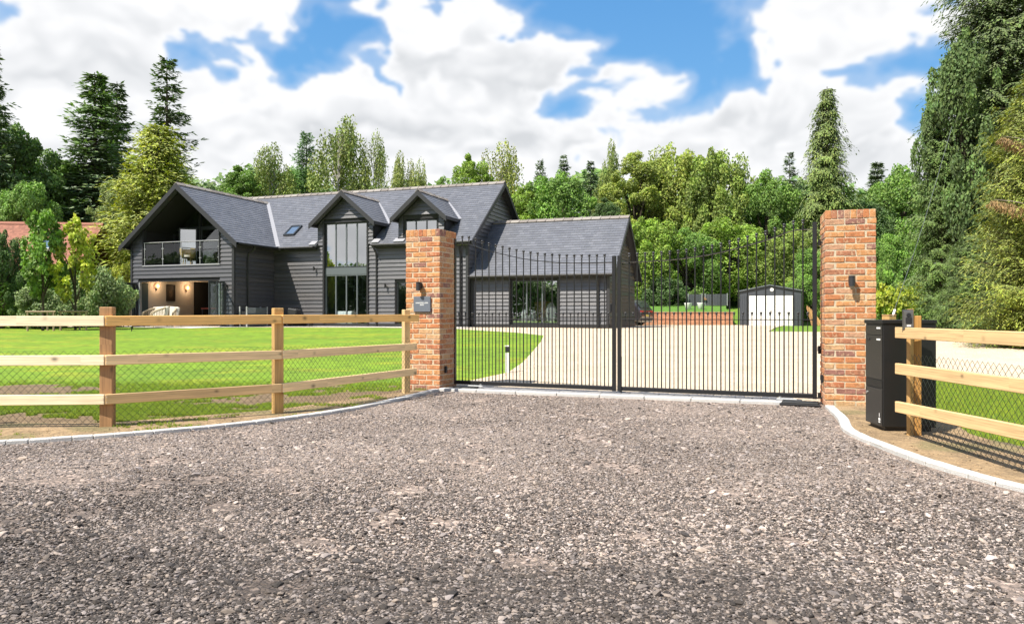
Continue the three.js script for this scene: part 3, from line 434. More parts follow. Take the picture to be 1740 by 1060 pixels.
{
  const t = thing('post_and_rail_fence', 'long post and rail fence of new timber with chain link, between lawn and curved kerb', 'fence', [0, 0, 0], 0);
  const P = [[-5.75, 7.2], [-3.92, 7.33], [-2.58, 8.32], [-1.47, 10.48]], ang = [0.05, 0.35, 0.95, 0.95];
  P.forEach(([x, d], i) => { const m = add('post', postGeo(1.32, [0.11, 0.115, 0.105, 0.09][i], 40 + i), M.post[[1, 0, 1, 2][i]], t); m.position.set(x, 0.515, -d); m.rotation.y = ang[i] * 0.6; });
  const off = (p, q, k) => { const dx = q[0] - p[0], dd = q[1] - p[1], l = Math.hypot(dx, dd); return [k[0] + dd / l * 0.075, k[1] - dx / l * 0.075]; };
  const Q = [[-7.9, 7.2], ...P, [-1.2, 10.98]], ys = [1.04, 0.665, 0.29], ends = [[0, 2, 0], [0, 3, 2], [1, 2, 3], [1, 2, 1]];
  const F = [[-7.9, 7.12], [-5.75, 7.115], [-3.9, 7.245], [-2.52, 8.26], [-1.36, 10.42]];   // where the rails meet, on the road side of the posts
  ys.forEach((y, j) => {
    railBetween(t, F[0], F[1], y, y, M.rail[0], 50 + j); railBetween(t, F[1], F[2], y, y, M.rail[j === 0 ? 0 : 0], 60 + j);
    railBetween(t, F[2], F[3], y, y + [0.012, 0.0, 0.012][j], M.rail[[1, 2, 3][j]], 70 + j);
    const e = j === 0 ? [-1.305, 10.53] : [-1.33, 10.48]; railBetween(t, F[3], e, y + [0.012, 0, 0.012][j], y + [0.02, 0.0, 0.03][j], M.rail[[1, 2, 2][j]], 80 + j);
  });
  for (const [k, y] of [[1, 0], [2, 0], [3, 0]]) for (const yy of ys) for (const s of [-0.03, 0.03]) for (const v of [-0.025, 0.025]) { const f = F[k], a = -ang[k] * 0.6; add('nail', new THREE.CylinderGeometry(0.004, 0.004, 0.006, 6).rotateX(Math.PI / 2).translate(f[0] + s * Math.cos(a) + 0.02 * Math.sin(-a), yy + v, -f[1] + s * Math.sin(-a) + 0.0205), M.galv, t); }
  meshWire(t, [[-7.5, 7.17], [-5.75, 7.17], [-3.9, 7.3], [-2.54, 8.31], [-1.39, 10.45]], 0.03, 0.755);
}
{
  const t = thing('post_and_rail_fence', 'short post and rail fence with chain link beside the black parcel box', 'fence', [0, 0, 0], 0);
  const P = [[3.62, 6.8], [3.52, 4.55]];
  P.forEach(([x, d], i) => { const m = add('post', postGeo(1.34, 0.105, 140 + i), M.post[3], t); m.position.set(x, 0.42, -d); m.rotation.y = -0.42; });
  const b = add('post', postGeo(1.42, 0.045, 144), M.post[1], t); b.position.set(3.56, 0.44, -6.76); b.rotation.y = 0.2;
  [[0.94, 0.938], [0.618, 0.628], [0.277, 0.32]].forEach(([a, c], j) => railBetween(t, [3.452, 6.78], [3.31, 4.05], a, mix(a, c, 2.73 / 1.73), M.rail[j === 1 ? 3 : 3], 150 + j));
  meshWire(t, [[3.56, 6.82], [3.45, 4.95], [3.42, 4.3]], 0.03, 0.735);
  const q = thing('fence_post', 'lone timber post standing behind the black parcel box', 'post', [3.99, 0, -8.0], 0.3); add('shaft', postGeo(1.3, 0.1, 149).translate(0, 0.44, 0), M.post[1], q); add('post_top', cbox(0.104, 0.012, 0.104, 0, 1.097, 0), M.post[0], q);
}
{ // parcel box
  const A = V(3.466, 0, -7.42), B = V(3.43, 0, -7.0), t = thing('parcel_box', 'tall black steel parcel box standing in front of the right pillar', 'parcel box', [3.69, 0.03, -7.19], -0.083);
  const w = 0.47, d = 0.42, H = 0.975, fx = -w / 2;      // its door side faces the drive, along local -x
  add('cabinet', cbox(w, H, d, 0, 0.03 + H / 2, 0, 0.004), M.box, t); add('plinth', cbox(w - 0.06, 0.06, d - 0.06, 0, 0, 0), M.black, t);
  add('lid', cbox(w + 0.02, 0.035, d + 0.02, -0.004, H + 0.03, 0, 0.004), M.box, t);
  const front = std([0.024, 0.022, 0.02], 0.42, { bumpMap: rep(bumpTex, 12), bumpScale: 0.0006 });
  add('drawer_front', cbox(0.008, 0.09, d - 0.03, fx - 0.004, 0.925, 0, 0.002), front, t);
  const flap = add('parcel_flap', cbox(0.008, 0.41, d - 0.03, fx - 0.004, 0.67, 0, 0.002), front, t); add('flap_handle', cbox(0.014, 0.022, 0.07, fx - 0.008, 0.84, -0.12, 0.003), M.black, flap);
  add('strip_panel', cbox(0.006, 0.075, d - 0.03, fx - 0.003, 0.422, 0, 0.002), M.box, t);
  const door = add('lower_door', cbox(0.008, 0.345, d - 0.03, fx - 0.004, 0.205, 0, 0.002), front, t);
  add('keyhole', new THREE.CylinderGeometry(0.014, 0.014, 0.01, 12).rotateZ(Math.PI / 2).translate(fx - 0.011, 0.32, -0.155), M.steel, door);
  for (const y of [0.945, 0.838]) add('label_plate', cbox(0.003, 0.016, 0.085, fx - 0.0095, y, 0.12, 0.0008), M.white, t);
  const cv = document.createElement('canvas'); cv.width = 128; cv.height = 192; const g = cv.getContext('2d'); g.fillStyle = '#2a2826'; g.fillRect(0, 0, 128, 192); g.fillStyle = '#f2f2f0'; g.fillRect(52, 6, 20, 64); g.fillRect(30, 84, 70, 44); g.fillRect(30, 140, 74, 18); g.fillStyle = '#2a2826'; g.fillRect(40, 112, 50, 6);
  const tx = new THREE.CanvasTexture(cv); tx.colorSpace = THREE.SRGBColorSpace; add('emblem', new THREE.PlaneGeometry(0.075, 0.11).rotateY(-Math.PI / 2).translate(fx - 0.0088, 0.1, 0.14), new THREE.MeshStandardMaterial({ map: tx, roughness: 0.5 }), t);
}
{ // intercom
  const t = thing('intercom', 'dark metal intercom with camera lens on the fence post', 'intercom', [3.465, 1.045, -6.62], -0.28);
  add('backplate', cbox(0.085, 0.2, 0.012, 0, 0, 0, 0.003), std([0.08, 0.08, 0.08], 0.4, { metalness: 0.5 }), t);
  const hs = add('housing', boxUV(hexa([V(-0.042, -0.085, 0.006), V(0.042, -0.085, 0.006), V(0.036, -0.07, 0.05), V(-0.036, -0.07, 0.05), V(-0.042, 0.09, 0.006), V(0.042, 0.09, 0.006), V(0.036, 0.082, 0.04), V(-0.036, 0.082, 0.04)])), std([0.16, 0.15, 0.14], 0.4, { metalness: 0.6 }), t);
  add('camera_lens', new THREE.CylinderGeometry(0.017, 0.019, 0.012, 16).rotateX(Math.PI / 2).translate(0, 0.052, 0.046), M.black, t);
  add('keypad', cbox(0.05, 0.055, 0.004, 0, 0.003, 0.0475, 0.001), M.black, t); add('call_button', cbox(0.032, 0.014, 0.005, 0, -0.042, 0.05, 0.001), M.white, t);
}
{ // light bollard on the lawn
  const t = thing('bollard_light', 'slim white bollard light on the lawn beside the drive', 'bollard', [-0.09, lie(13.9), -13.9]);
  add('column', cbox(0.07, 0.36, 0.07, 0, 0.18, 0), M.white, t); add('lamp_head', cbox(0.07, 0.1, 0.07, 0, 0.425, 0), M.frameDark, t); add('cap', cbox(0.085, 0.02, 0.085, 0, 0.487, 0), M.white, t);
}

// ---------------------------------------------------------------- the barn house (its own axes: u along the front, y up from its floor, v into the house)
const HT = Math.atan2(0.337, 0.9415), HO = [-13.24, 0.55, -36];
const house = thing('barn_house', 'long black weatherboarded barn house with slate roofs, dormers and a glazed balcony', 'house', HO, -HT);
const L = (u, y, v) => V(u, y, -v);
const hWorld = (u, y, v) => { const c = Math.cos(HT), s = Math.sin(HT); return [HO[0] + u * c + v * s, HO[1] + y, HO[2] + u * s - v * c]; };
const hbox = (u0, u1, y0, y1, v0, v1) => boxUV(hexa([L(u0, y0, v0), L(u1, y0, v0), L(u1, y0, v1), L(u0, y0, v1), L(u0, y1, v0), L(u1, y1, v0), L(u1, y1, v1), L(u0, y1, v1)]));
const hpart = (name, geo, mat, parent = house) => add(name, geo, mat, parent);
const rH = rng(2024);
const planes = {
  wing: (a, y, o) => L(a, y, -o), wingSide: (a, y, o) => L(o, y, a), main: (a, y, o) => L(a, y, 3.0 - o), mainEnd: (a, y, o) => L(10.8 + o, y, a),
  ext: (a, y, o) => L(a, y, 3.3 - o), extEnd: (a, y, o) => L(17.4 + o, y, a), dorm: (a, y, o) => L(a, y, 2.96 - o),
};
function slab(P, pts, o0, o1) {                      // a flat polygon of [a, y] on a wall plane, o1 in front, o0 behind
  const c = pts.map(([a, y]) => new THREE.Vector2(a, y)); if (THREE.ShapeUtils.isClockWise(c)) c.reverse();
  const pos = [], q = (v) => pos.push(v.x, v.y, v.z), T = THREE.ShapeUtils.triangulateShape(c, []);
  for (const [i, j, k] of T) { for (const n of [i, j, k]) q(P(c[n].x, c[n].y, o1)); for (const n of [i, k, j]) q(P(c[n].x, c[n].y, o0)); }
  c.forEach((p, i) => { const n = c[(i + 1) % c.length]; for (const [e, o] of [[p, o1], [p, o0], [n, o0], [p, o1], [n, o0], [n, o1]]) q(P(e.x, e.y, o)); });
  const g = new THREE.BufferGeometry(); g.setAttribute('position', new THREE.BufferAttribute(new Float32Array(pos), 3)); return boxUV(g);
}
// feather-edged boards, each its own piece, laid row over row from y0 to y1 and cut at openings and slopes
function boards(P, parent, y0, y1, e, extent, openings = [], maxLen = 4.6, mats = M.board) {
  for (let y = y0, k = 0; y < y1 - 0.06; y += e, k++) {
    const t = Math.min(y + e, y1), lo = extent(y), hi = extent(t); if (!lo || lo[1] - lo[0] < 0.12) continue;
    const H = hi && hi[1] > hi[0] ? hi : [(lo[0] + lo[1]) / 2 - 0.01, (lo[0] + lo[1]) / 2 + 0.01];
    let runs = [[lo[0], lo[1], H[0], H[1]]];
    for (const [a0, a1, b0, b1] of openings) if (b0 < t - 0.02 && b1 > y + 0.02) runs = runs.flatMap(([l, r, tl, tr]) => (a1 <= l || a0 >= r ? [[l, r, tl, tr]] : [...(a0 > l + 0.05 ? [[l, a0, tl, a0]] : []), ...(a1 < r - 0.05 ? [[a1, r, a1, tr]] : [])]));
    for (const [l, r, tl, tr] of runs) {
      const n = Math.max(1, Math.ceil((r - l) / maxLen - rH() * 0.3)), cuts = [l]; for (let i = 1; i < n; i++) cuts.push(mix(l, r, (i + (rH() - 0.5) * 0.5) / n)); cuts.push(r);
      for (let i = 1; i < cuts.length; i++) {
        const a = cuts[i - 1] + (i > 1 ? 0.003 : 0), b = cuts[i] - (i < cuts.length - 1 ? 0.003 : 0), ta = i === 1 ? tl : a, tb = i === cuts.length - 1 ? tr : b, w = 0.004 * (rH() - 0.5), o1 = 0.06 + w, o2 = 0.014 + w, T2 = t + 0.012;
        const g = boxUV(hexa([P(a, y, o1), P(b, y, o1), P(b, y, 0.001), P(a, y, 0.001), P(ta, T2, o2), P(tb, T2, o2), P(tb, T2, 0.001), P(ta, T2, 0.001)])), uv = g.attributes.uv, ox = rH() * 4, oy = rH();
        for (let j = 0; j < uv.count; j++) uv.setXY(j, uv.getX(j) / 2 + ox, uv.getY(j) / 0.25 + oy);
        add('board', g, mats[Math.floor(rH() * mats.length)], parent);
      }
    }
  }
}
const WS = 0.823, MS = 0.764, XS = 0.86;             // roof slopes: wing, main range, extension
const wingY = (u) => (u > -3.135 ? 4.0 + WS * (0.45 - u) : 4.0 + WS * (u + 6.72)), mainY = (v) => 4.0 + MS * (v - 2.7), extY = (v) => 2.4 + XS * (v - 3.0);

// --- walls
const wWing = hpart('wall', merge([slab(planes.wing, [[-6.27, 0], [-5.85, 0], [-5.85, 2.25], [-6.27, 2.25]], -0.15, 0), slab(planes.wing, [[-0.8, 0], [0, 0], [0, 2.25], [-0.8, 2.25]], -0.15, 0), slab(planes.wing, [[-6.27, 2.25], [0, 2.25], [0, 3.02], [-6.27, 3.02]], -0.15, 0),
  slab(planes.wing, [[-6.27, 3.02], [-5.51, 3.02], [-5.51, wingY(-5.51) - 0.12], [-6.27, wingY(-6.27) - 0.12]], -0.15, 0), slab(planes.wing, [[-0.83, 3.02], [0, 3.02], [0, wingY(0) - 0.12], [-0.83, wingY(-0.83) - 0.12]], -0.15, 0)]), M.wallBack);
boards(planes.wing, wWing, 0.05, 5.0, 0.196, (y) => (y < 4.2 ? [-6.23, -0.04] : [-6.23 + (y - 4.2) / WS, -0.04 - (y - 4.2) / WS]), [[-5.85, -0.8, 0, 2.3], [-5.56, -0.78, 3.02, 6]], 9);
const wSide = hpart('wall', slab(planes.wingSide, [[0.15, 0], [3.0, 0], [3.0, 4.25], [0.15, 4.25]], -0.15, 0), M.wallBack);
boards(planes.wingSide, wSide, 0.05, 4.0, 0.196, () => [0.04, 2.98], [], 9);
const wMain = hpart('wall', merge([slab(planes.main, [[-0.15, 0], [3.07, 0], [3.07, 4.1], [-0.15, 4.1]], -0.15, 0), slab(planes.main, [[5.48, 0], [7.06, 0], [7.06, 4.1], [5.48, 4.1]], -0.15, 0), slab(planes.main, [[8.05, 0], [10.8, 0], [10.8, 4.1], [8.05, 4.1]], -0.15, 0), slab(planes.main, [[7.06, 2.2], [8.05, 2.2], [8.05, 4.1], [7.06, 4.1]], -0.15, 0)]), M.wallBack);
boards(planes.main, wMain, 0.16, 4.02, 0.196, () => [0.05, 10.76], [[2.98, 5.57, -1, 9], [7.0, 8.1, -1, 2.22]], 5.2);
const wEnd = hpart('wall', slab(planes.mainEnd, [[3.15, 0], [11.3, 0], [11.3, mainY(3.0)], [7.15, 7.28], [3.15, mainY(3.15) - 0.1]], -0.15, 0), M.wallBack);
boards(planes.mainEnd, wEnd, 2.6, 7.2, 0.2, (y) => { const a = Math.max(3.05, 2.7 + (y - 4.0 + 0.16) / MS), b = Math.min(11.3, 11.6 - (y - 4.0 + 0.16) / MS); return b > a ? [a, b] : null; }, [[3.3, 11.3, -1, 2.7]], 9);
const wExt = hpart('wall', merge([slab(planes.ext, [[10.82, 0], [12.83, 0], [12.83, 2.45], [10.82, 2.45]], -0.15, 0), slab(planes.ext, [[15.08, 0], [17.4, 0], [17.4, 2.45], [15.08, 2.45]], -0.15, 0), slab(planes.ext, [[12.83, 2.16], [15.08, 2.16], [15.08, 2.45], [12.83, 2.45]], -0.15, 0), slab(planes.ext, [[12.83, 0], [15.08, 0], [15.08, 0.18], [12.83, 0.18]], -0.15, 0)]), M.wallBack);
boards(planes.ext, wExt, 0.16, 2.4, 0.17, () => [10.9, 17.3], [[12.76, 15.15, 0.1, 2.3]], 5);
const wExtEnd = hpart('wall', slab(planes.extEnd, [[3.45, 0], [9.3, 0], [9.3, extY(3.3) - 0.05], [6.3, 5.1], [3.45, extY(3.45) - 0.1]], -0.15, 0), M.wallBack);
boards(planes.extEnd, wExtEnd, 0.16, 5.1, 0.17, (y) => { const a = Math.max(3.36, 3.0 + (y - 2.4 + 0.16) / XS), b = Math.min(9.26, 9.6 - (y - 2.4 + 0.16) / XS); return b > a ? [a, b] : null; }, [], 9, [M.boardSide, M.board[1], M.boardSide]);
hpart('wall', hbox(-6.27, -6.12, 0, 4.3, 0.15, 11.3), M.wallBack); hpart('wall', hbox(-6.27, 10.8, 0, 4.2, 11.3, 11.45), M.wallBack); hpart('wall', hbox(10.8, 17.4, 0, 2.5, 9.3, 9.45), M.wallBack);
for (const q of [[0.02, 10.84, -0.1, 0.155, 2.93, 2.99], [10.85, 17.44, -0.1, 0.155, 3.23, 3.29], [17.41, 17.47, -0.1, 0.155, 3.3, 9.4], [-6.3, -5.86, -0.1, 0.04, -0.06, -0.002], [-0.79, 0.04, -0.1, 0.04, -0.06, -0.002], [0.005, 0.05, -0.1, 0.04, 0, 2.9]]) hpart('plinth', hbox(...q), M.black);
for (const [u, v, y0, y1] of [[0.0, -0.02, 0.04, 4.1], [-6.25, -0.02, 0.04, 4.1], [10.8, 2.97, 0.16, 3.9], [17.4, 3.27, 0.16, 2.35], [10.92, 3.25, 0.16, 2.3]]) hpart('corner_post', hbox(u - 0.07, u + 0.055, y0, y1, v - 0.055, v + 0.07), M.blackTrim);

// --- roofs: underlay in strips, slates on top
const slates = [], slateCount = { n: 0 };
function slateRoof(R, run, slope, ranges, own = false) {
  const roof = [], step = 0.2 * Math.cos(Math.atan(slope)), rows = Math.ceil(run / step), n = V().crossVectors(R(1, 0, 0).sub(R(0, 0, 0)), R(0, 1, 0).sub(R(0, 0, 0))).normalize(), part = { n: 0 };
  if (n.y < 0) n.negate();
  const at = (a, r, h) => R(a, r, 0).addScaledVector(n, h), todo = [];
  for (let k = 0; k < rows; k++) {
    const r0 = k * step, r1 = Math.min(run, r0 + step), lo = ranges(r0 + 0.001), hi = ranges(r1 - 0.001), mid = ranges((r0 + r1) / 2);
    mid.forEach(([a0, a1], i) => {
      const A = lo[i] ?? [a0, a1], B = hi[i] ?? [a0, a1]; if (a1 - a0 < 0.03) return;
      roof.push(hexa([at(A[0], r0, -0.1), at(A[1], r0, -0.1), at(B[1], r1, -0.1), at(B[0], r1, -0.1), at(A[0], r0, 0), at(A[1], r0, 0), at(B[1], r1, 0), at(B[0], r1, 0)]));
      const w = 0.25, off = (k % 2) * w / 2;
      for (let c = Math.floor((a0 - off) / w); c * w + off < a1; c++) { const s0 = Math.max(a0, c * w + off + 0.002), s1 = Math.min(a1, (c + 1) * w + off - 0.002); if (s1 - s0 > 0.02) todo.push([s0, s1, r0, r1]); }
    });
  }
  const body = hpart('roof', boxUV(merge(roof)), M.slateBase);
  for (const [s0, s1, r0, r1] of todo) {
    const j = rH() * 0.004, up = Math.min(run, r1 + 0.05), g = hexa([at(s0, r0 - 0.012, 0.014 + j), at(s1, r0 - 0.012, 0.014 + j + 0.002 * (rH() - 0.5)), at(s1, up, 0.002), at(s0, up, 0.002), at(s0, r0 - 0.012, 0.024 + j), at(s1, r0 - 0.012, 0.024 + j), at(s1, up, 0.007), at(s0, up, 0.007)]);
    boxUV(g, 1, rH(), rH());
    if (own && slateCount.n < 300 && r0 < run * 0.55) { slateCount.n++; add('slate', g, M.slate[Math.floor(rH() * 4)], body); continue; }
    const c = M.slate[Math.floor(rH() * 4)].color, k = 0.93 + 0.14 * rH(), col = new Float32Array(g.attributes.position.count * 3); for (let i = 0; i < col.length; i += 3) { col[i] = c.r * k; col[i + 1] = c.g * k; col[i + 2] = c.b * k; }
    g.setAttribute('color', new THREE.BufferAttribute(col, 3)); slates.push(g);
  }
  return body;
}
const cutOut = (runs, a0, a1) => runs.flatMap(([l, r]) => (a1 <= l || a0 >= r ? [[l, r]] : [[l, Math.max(l, a0)], [Math.min(r, a1), r]]));
const D1 = { c: 4.26, hw: 1.83, b0: 2.66, b1: 5.86, foot: 5.1, s: 0.84 }, D2 = { c: 8.43, hw: 1.45, b0: 7.2, b1: 9.66, foot: 5.18, s: 0.86 };
slateRoof((a, r) => L(a, 2.4 + XS * r, 3.0 + r), 3.3, XS, () => [[10.82, 17.72]], true);
slateRoof((a, r) => L(a, 4.0 + MS * r, 2.7 + r), 4.45, MS, (r) => {
  const y = 4.0 + MS * r; let runs = [[y < 6.95 ? 0.45 - (y - 4.0) / WS : -6.5, 11.12]];
  const g1 = y < D1.foot ? [D1.b0, D1.b1] : [D1.c - (D1.hw - (y - D1.foot) / D1.s), D1.c + D1.hw - (y - D1.foot) / D1.s]; if (g1[1] - g1[0] > 0.3) runs = cutOut(runs, g1[0] + 0.05, g1[1] - 0.05); else runs = cutOut(runs, D1.c, D1.c);
  const g2 = y < 4.24 ? [D2.c, D2.c] : y < D2.foot ? [D2.b0, D2.b1] : [D2.c - (D2.hw - (y - D2.foot) / D2.s), D2.c + D2.hw - (y - D2.foot) / D2.s]; if (g2[1] - g2[0] > 0.3) runs = cutOut(runs, g2[0] + 0.05, g2[1] - 0.05); else runs = cutOut(runs, D2.c, D2.c);
  return runs;
});
const vOnMain = (y) => 2.7 + (y - 4.0) / MS;
slateRoof((a, r) => L(0.45 - r, 4.0 + WS * r, a), 3.585, WS, (r) => [[-0.36, vOnMain(4.0 + WS * r)]]);
slateRoof((a, r) => L(-6.72 + r, 4.0 + WS * r, a), 3.585, WS, (r) => [[-0.36, 7.0]]);
for (const D of [D1, D2]) for (const s of [1, -1]) slateRoof((a, r) => L(D.c + s * (D.hw - r), D.foot + D.s * r, a), D.hw, D.s, (r) => [[2.58, Math.max(2.6, vOnMain(D.foot + D.s * r))]]);
{ const col = slates.map((g) => g.attributes.color.array); hpart('slates', merge(slates), M.slateStuff).userData.kind = 'stuff'; const n = col.reduce((a, c) => a + c.length, 0), all = new Float32Array(n); let o = 0; for (const c of col) { all.set(c, o); o += c.length; } house.children.find((m) => m.name === 'slates').geometry.setAttribute('color', new THREE.BufferAttribute(all, 3)); }
const rear = (a0, a1, y0, y1, v0, v1) => boxUV(hexa([L(a0, y0 - 0.1, v0), L(a1, y0 - 0.1, v0), L(a1, y1 - 0.1, v1), L(a0, y1 - 0.1, v1), L(a0, y0, v0), L(a1, y0, v0), L(a1, y1, v1), L(a0, y1, v1)]));
hpart('roof', rear(-6.5, 11.12, 4.0, 7.4, 11.6, 7.15), M.slateBase); hpart('roof', rear(10.82, 17.72, 2.4, 5.238, 9.6, 6.3), M.slateBase);
// ridge tiles
const ridgeGeo = boxUV(merge([hexa([V(-0.22, -0.09, 0.15), V(0.22, -0.09, 0.15), V(0.22, 0.04, 0.0), V(-0.22, 0.04, 0.0), V(-0.22, -0.065, 0.16), V(0.22, -0.065, 0.16), V(0.22, 0.075, 0.0), V(-0.22, 0.075, 0.0)]), hexa([V(-0.22, -0.09, -0.15), V(0.22, -0.09, -0.15), V(0.22, 0.04, 0.0), V(-0.22, 0.04, 0.0), V(-0.22, -0.065, -0.16), V(0.22, -0.065, -0.16), V(0.22, 0.075, 0.0), V(-0.22, 0.075, 0.0)]), hexa([V(0.195, -0.06, 0.165), V(0.235, -0.06, 0.165), V(0.235, 0.09, 0), V(0.195, 0.09, 0), V(0.195, -0.04, 0.17), V(0.235, -0.04, 0.17), V(0.235, 0.105, 0), V(0.195, 0.105, 0)]), hexa([V(0.195, -0.06, -0.165), V(0.235, -0.06, -0.165), V(0.235, 0.09, 0), V(0.195, 0.09, 0), V(0.195, -0.04, -0.17), V(0.235, -0.04, -0.17), V(0.235, 0.105, 0), V(0.195, 0.105, 0)])]));
function ridge(a, b) { const d = b.clone().sub(a), n = Math.round(d.length() / 0.45); for (let i = 0; i < n; i++) { const m = add('ridge_tile', ridgeGeo, M.ridge[Math.floor(rH() * 3)], house); m.position.copy(a).addScaledVector(d, (i + 0.5) / n); m.position.y += 0.012 + 0.008 * (rH() - 0.5); m.rotation.y = Math.atan2(-d.z, d.x); m.scale.x = d.length() / n / 0.45; } }
ridge(L(-6.4, 7.4, 7.15), L(11.12, 7.4, 7.15)); ridge(L(10.84, 5.238, 6.3), L(17.74, 5.238, 6.3)); ridge(L(-3.135, 6.95, -0.38), L(-3.135, 6.95, 6.5));
ridge(L(D1.c, D1.foot + D1.s * D1.hw, 2.56), L(D1.c, D1.foot + D1.s * D1.hw, vOnMain(D1.foot + D1.s * D1.hw) - 0.1)); ridge(L(D2.c, D2.foot + D2.s * D2.hw, 2.56), L(D2.c, D2.foot + D2.s * D2.hw, vOnMain(D2.foot + D2.s * D2.hw) - 0.1));
// lead valleys and flashings
const ribbon = (a, b, w, up = V(0, 1, 0)) => { const d = b.clone().sub(a).normalize(), s = V().crossVectors(d, up).normalize().multiplyScalar(w / 2), k = V(0, 0.02, 0); return boxUV(hexa([a.clone().sub(s), a.clone().add(s), b.clone().add(s), b.clone().sub(s), a.clone().sub(s).add(k), a.clone().add(s).add(k), b.clone().add(s).add(k), b.clone().sub(s).add(k)])); };
hpart('lead_valley', ribbon(L(0.5, 4.03, 2.66), L(-3.1, 6.99, 6.55), 0.2), M.lead);
for (const D of [D1, D2]) { const top = D.foot + D.s * D.hw; for (const s of [1, -1]) hpart('lead_valley', ribbon(L(D.c + s * (D.hw + 0.02), D.foot + 0.04, vOnMain(D.foot) - 0.05), L(D.c, top + 0.02, vOnMain(top)), 0.16), M.lead); }
hpart('lead_apron', boxUV(hexa([L(7.05, 4.255, 2.97), L(7.6, 4.255, 2.97), L(7.6, 4.06, 2.7), L(7.05, 4.06, 2.7), L(7.05, 4.285, 2.97), L(7.6, 4.285, 2.97), L(7.6, 4.09, 2.68), L(7.05, 4.09, 2.68)])), M.lead);
for (const [a, b] of [[2.3, 2.66], [5.86, 6.25]]) hpart('lead_apron', boxUV(hexa([L(a, 4.26, 2.99), L(b, 4.26, 2.99), L(b, 4.055, 2.7), L(a, 4.055, 2.7), L(a, 4.29, 2.99), L(b, 4.29, 2.99), L(b, 4.085, 2.67), L(a, 4.085, 2.67)])), M.lead);
// barge boards, fascias, gutters, downpipes
const sloped = (u0, y0, u1, y1, v0, v1, h) => boxUV(hexa([L(u0, y0 - h, v0), L(u1, y1 - h, v0), L(u1, y1 - h, v1), L(u0, y0 - h, v1), L(u0, y0, v0), L(u1, y1, v0), L(u1, y1, v1), L(u0, y0, v1)]));
hpart('barge_board', sloped(0.47, 4.0, -3.135, 6.965, -0.42, -0.365, 0.27), M.blackTrim); hpart('barge_board', sloped(-6.74, 4.0, -3.135, 6.965, -0.42, -0.365, 0.27), M.blackTrim);
for (const D of [D1, D2]) for (const s of [1, -1]) hpart('barge_board', sloped(D.c + s * (D.hw + 0.02), D.foot, D.c, D.foot + D.s * D.hw + 0.02, 2.52, 2.575, 0.25), M.blackTrim);
const slopedV = (v0, y0, v1, y1, u0, u1, h) => boxUV(hexa([L(u0, y0 - h, v0), L(u1, y0 - h, v0), L(u1, y1 - h, v1), L(u0, y1 - h, v1), L(u0, y0, v0), L(u1, y0, v0), L(u1, y1, v1), L(u0, y1, v1)]));
for (const [v0, y0, v1, y1, u] of [[2.68, 4.0, 7.15, 7.41, 11.125], [11.62, 4.0, 7.15, 7.41, 11.125], [2.98, 2.4, 6.3, 5.25, 17.725], [9.62, 2.4, 6.3, 5.25, 17.725]]) hpart('barge_board', slopedV(v0, y0, v1, y1, u, u + 0.04, 0.24), M.blackTrim);
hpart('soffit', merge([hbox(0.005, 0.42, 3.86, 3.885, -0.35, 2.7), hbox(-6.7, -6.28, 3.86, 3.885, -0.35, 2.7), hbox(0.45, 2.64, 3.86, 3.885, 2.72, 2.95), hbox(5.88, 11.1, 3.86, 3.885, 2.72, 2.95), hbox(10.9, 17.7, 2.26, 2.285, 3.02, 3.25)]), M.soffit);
const fascia = (u0, u1, y, v) => hpart('fascia', hbox(u0, u1, y - 0.14, y - 0.01, v - 0.004, v + 0.02), M.blackTrim), gutter = (pts) => hpart('gutter', tube(pts, 0.06, 8, false, 2), M.black);
fascia(0.5, 2.64, 4.0, 2.7); fascia(5.88, 11.1, 4.0, 2.7); fascia(10.85, 17.7, 2.4, 3.0);
gutter([L(0.6, 3.95, 2.62), L(2.62, 3.95, 2.62)]); gutter([L(5.9, 3.95, 2.62), L(11.1, 3.95, 2.62)]); gutter([L(10.85, 2.35, 2.92), L(17.72, 2.35, 2.92)]); gutter([L(0.52, 3.95, -0.36), L(0.52, 3.95, 2.62)]);
for (const D of [D1, D2]) for (const s of [1, -1]) { hpart('fascia', boxUV(hexa([L(D.c + s * (D.hw - 0.02), D.foot - 0.14, 2.6), L(D.c + s * (D.hw + 0.02), D.foot - 0.14, 2.6), L(D.c + s * (D.hw + 0.02), D.foot - 0.14, vOnMain(D.foot)), L(D.c + s * (D.hw - 0.02), D.foot - 0.14, vOnMain(D.foot)), L(D.c + s * (D.hw - 0.02), D.foot, 2.6), L(D.c + s * (D.hw + 0.02), D.foot, 2.6), L(D.c + s * (D.hw + 0.02), D.foot, vOnMain(D.foot)), L(D.c + s * (D.hw - 0.02), D.foot, vOnMain(D.foot))])), M.blackTrim); }
const pipe = (pts) => hpart('downpipe', tube(pts, 0.042, 8, false, 24), M.black);
pipe([L(6.02, 3.9, 2.62), L(6.02, 3.78, 2.66), L(6.02, 3.62, 2.86), L(6.02, 3.5, 2.9), L(6.02, 0.05, 2.9)]); pipe([L(10.45, 3.9, 2.62), L(10.45, 3.78, 2.66), L(10.45, 3.62, 2.86), L(10.45, 3.5, 2.9), L(10.45, 0.05, 2.9)]); pipe([L(16.95, 2.32, 2.92), L(16.95, 2.2, 2.95), L(16.95, 2.02, 3.16), L(16.95, 1.9, 3.2), L(16.95, 0.05, 3.2)]); pipe([L(0.5, 3.9, 0.9), L(0.45, 3.75, 0.9), L(0.16, 3.6, 0.9), L(0.11, 3.5, 0.9), L(0.11, 0.05, 0.9)]);

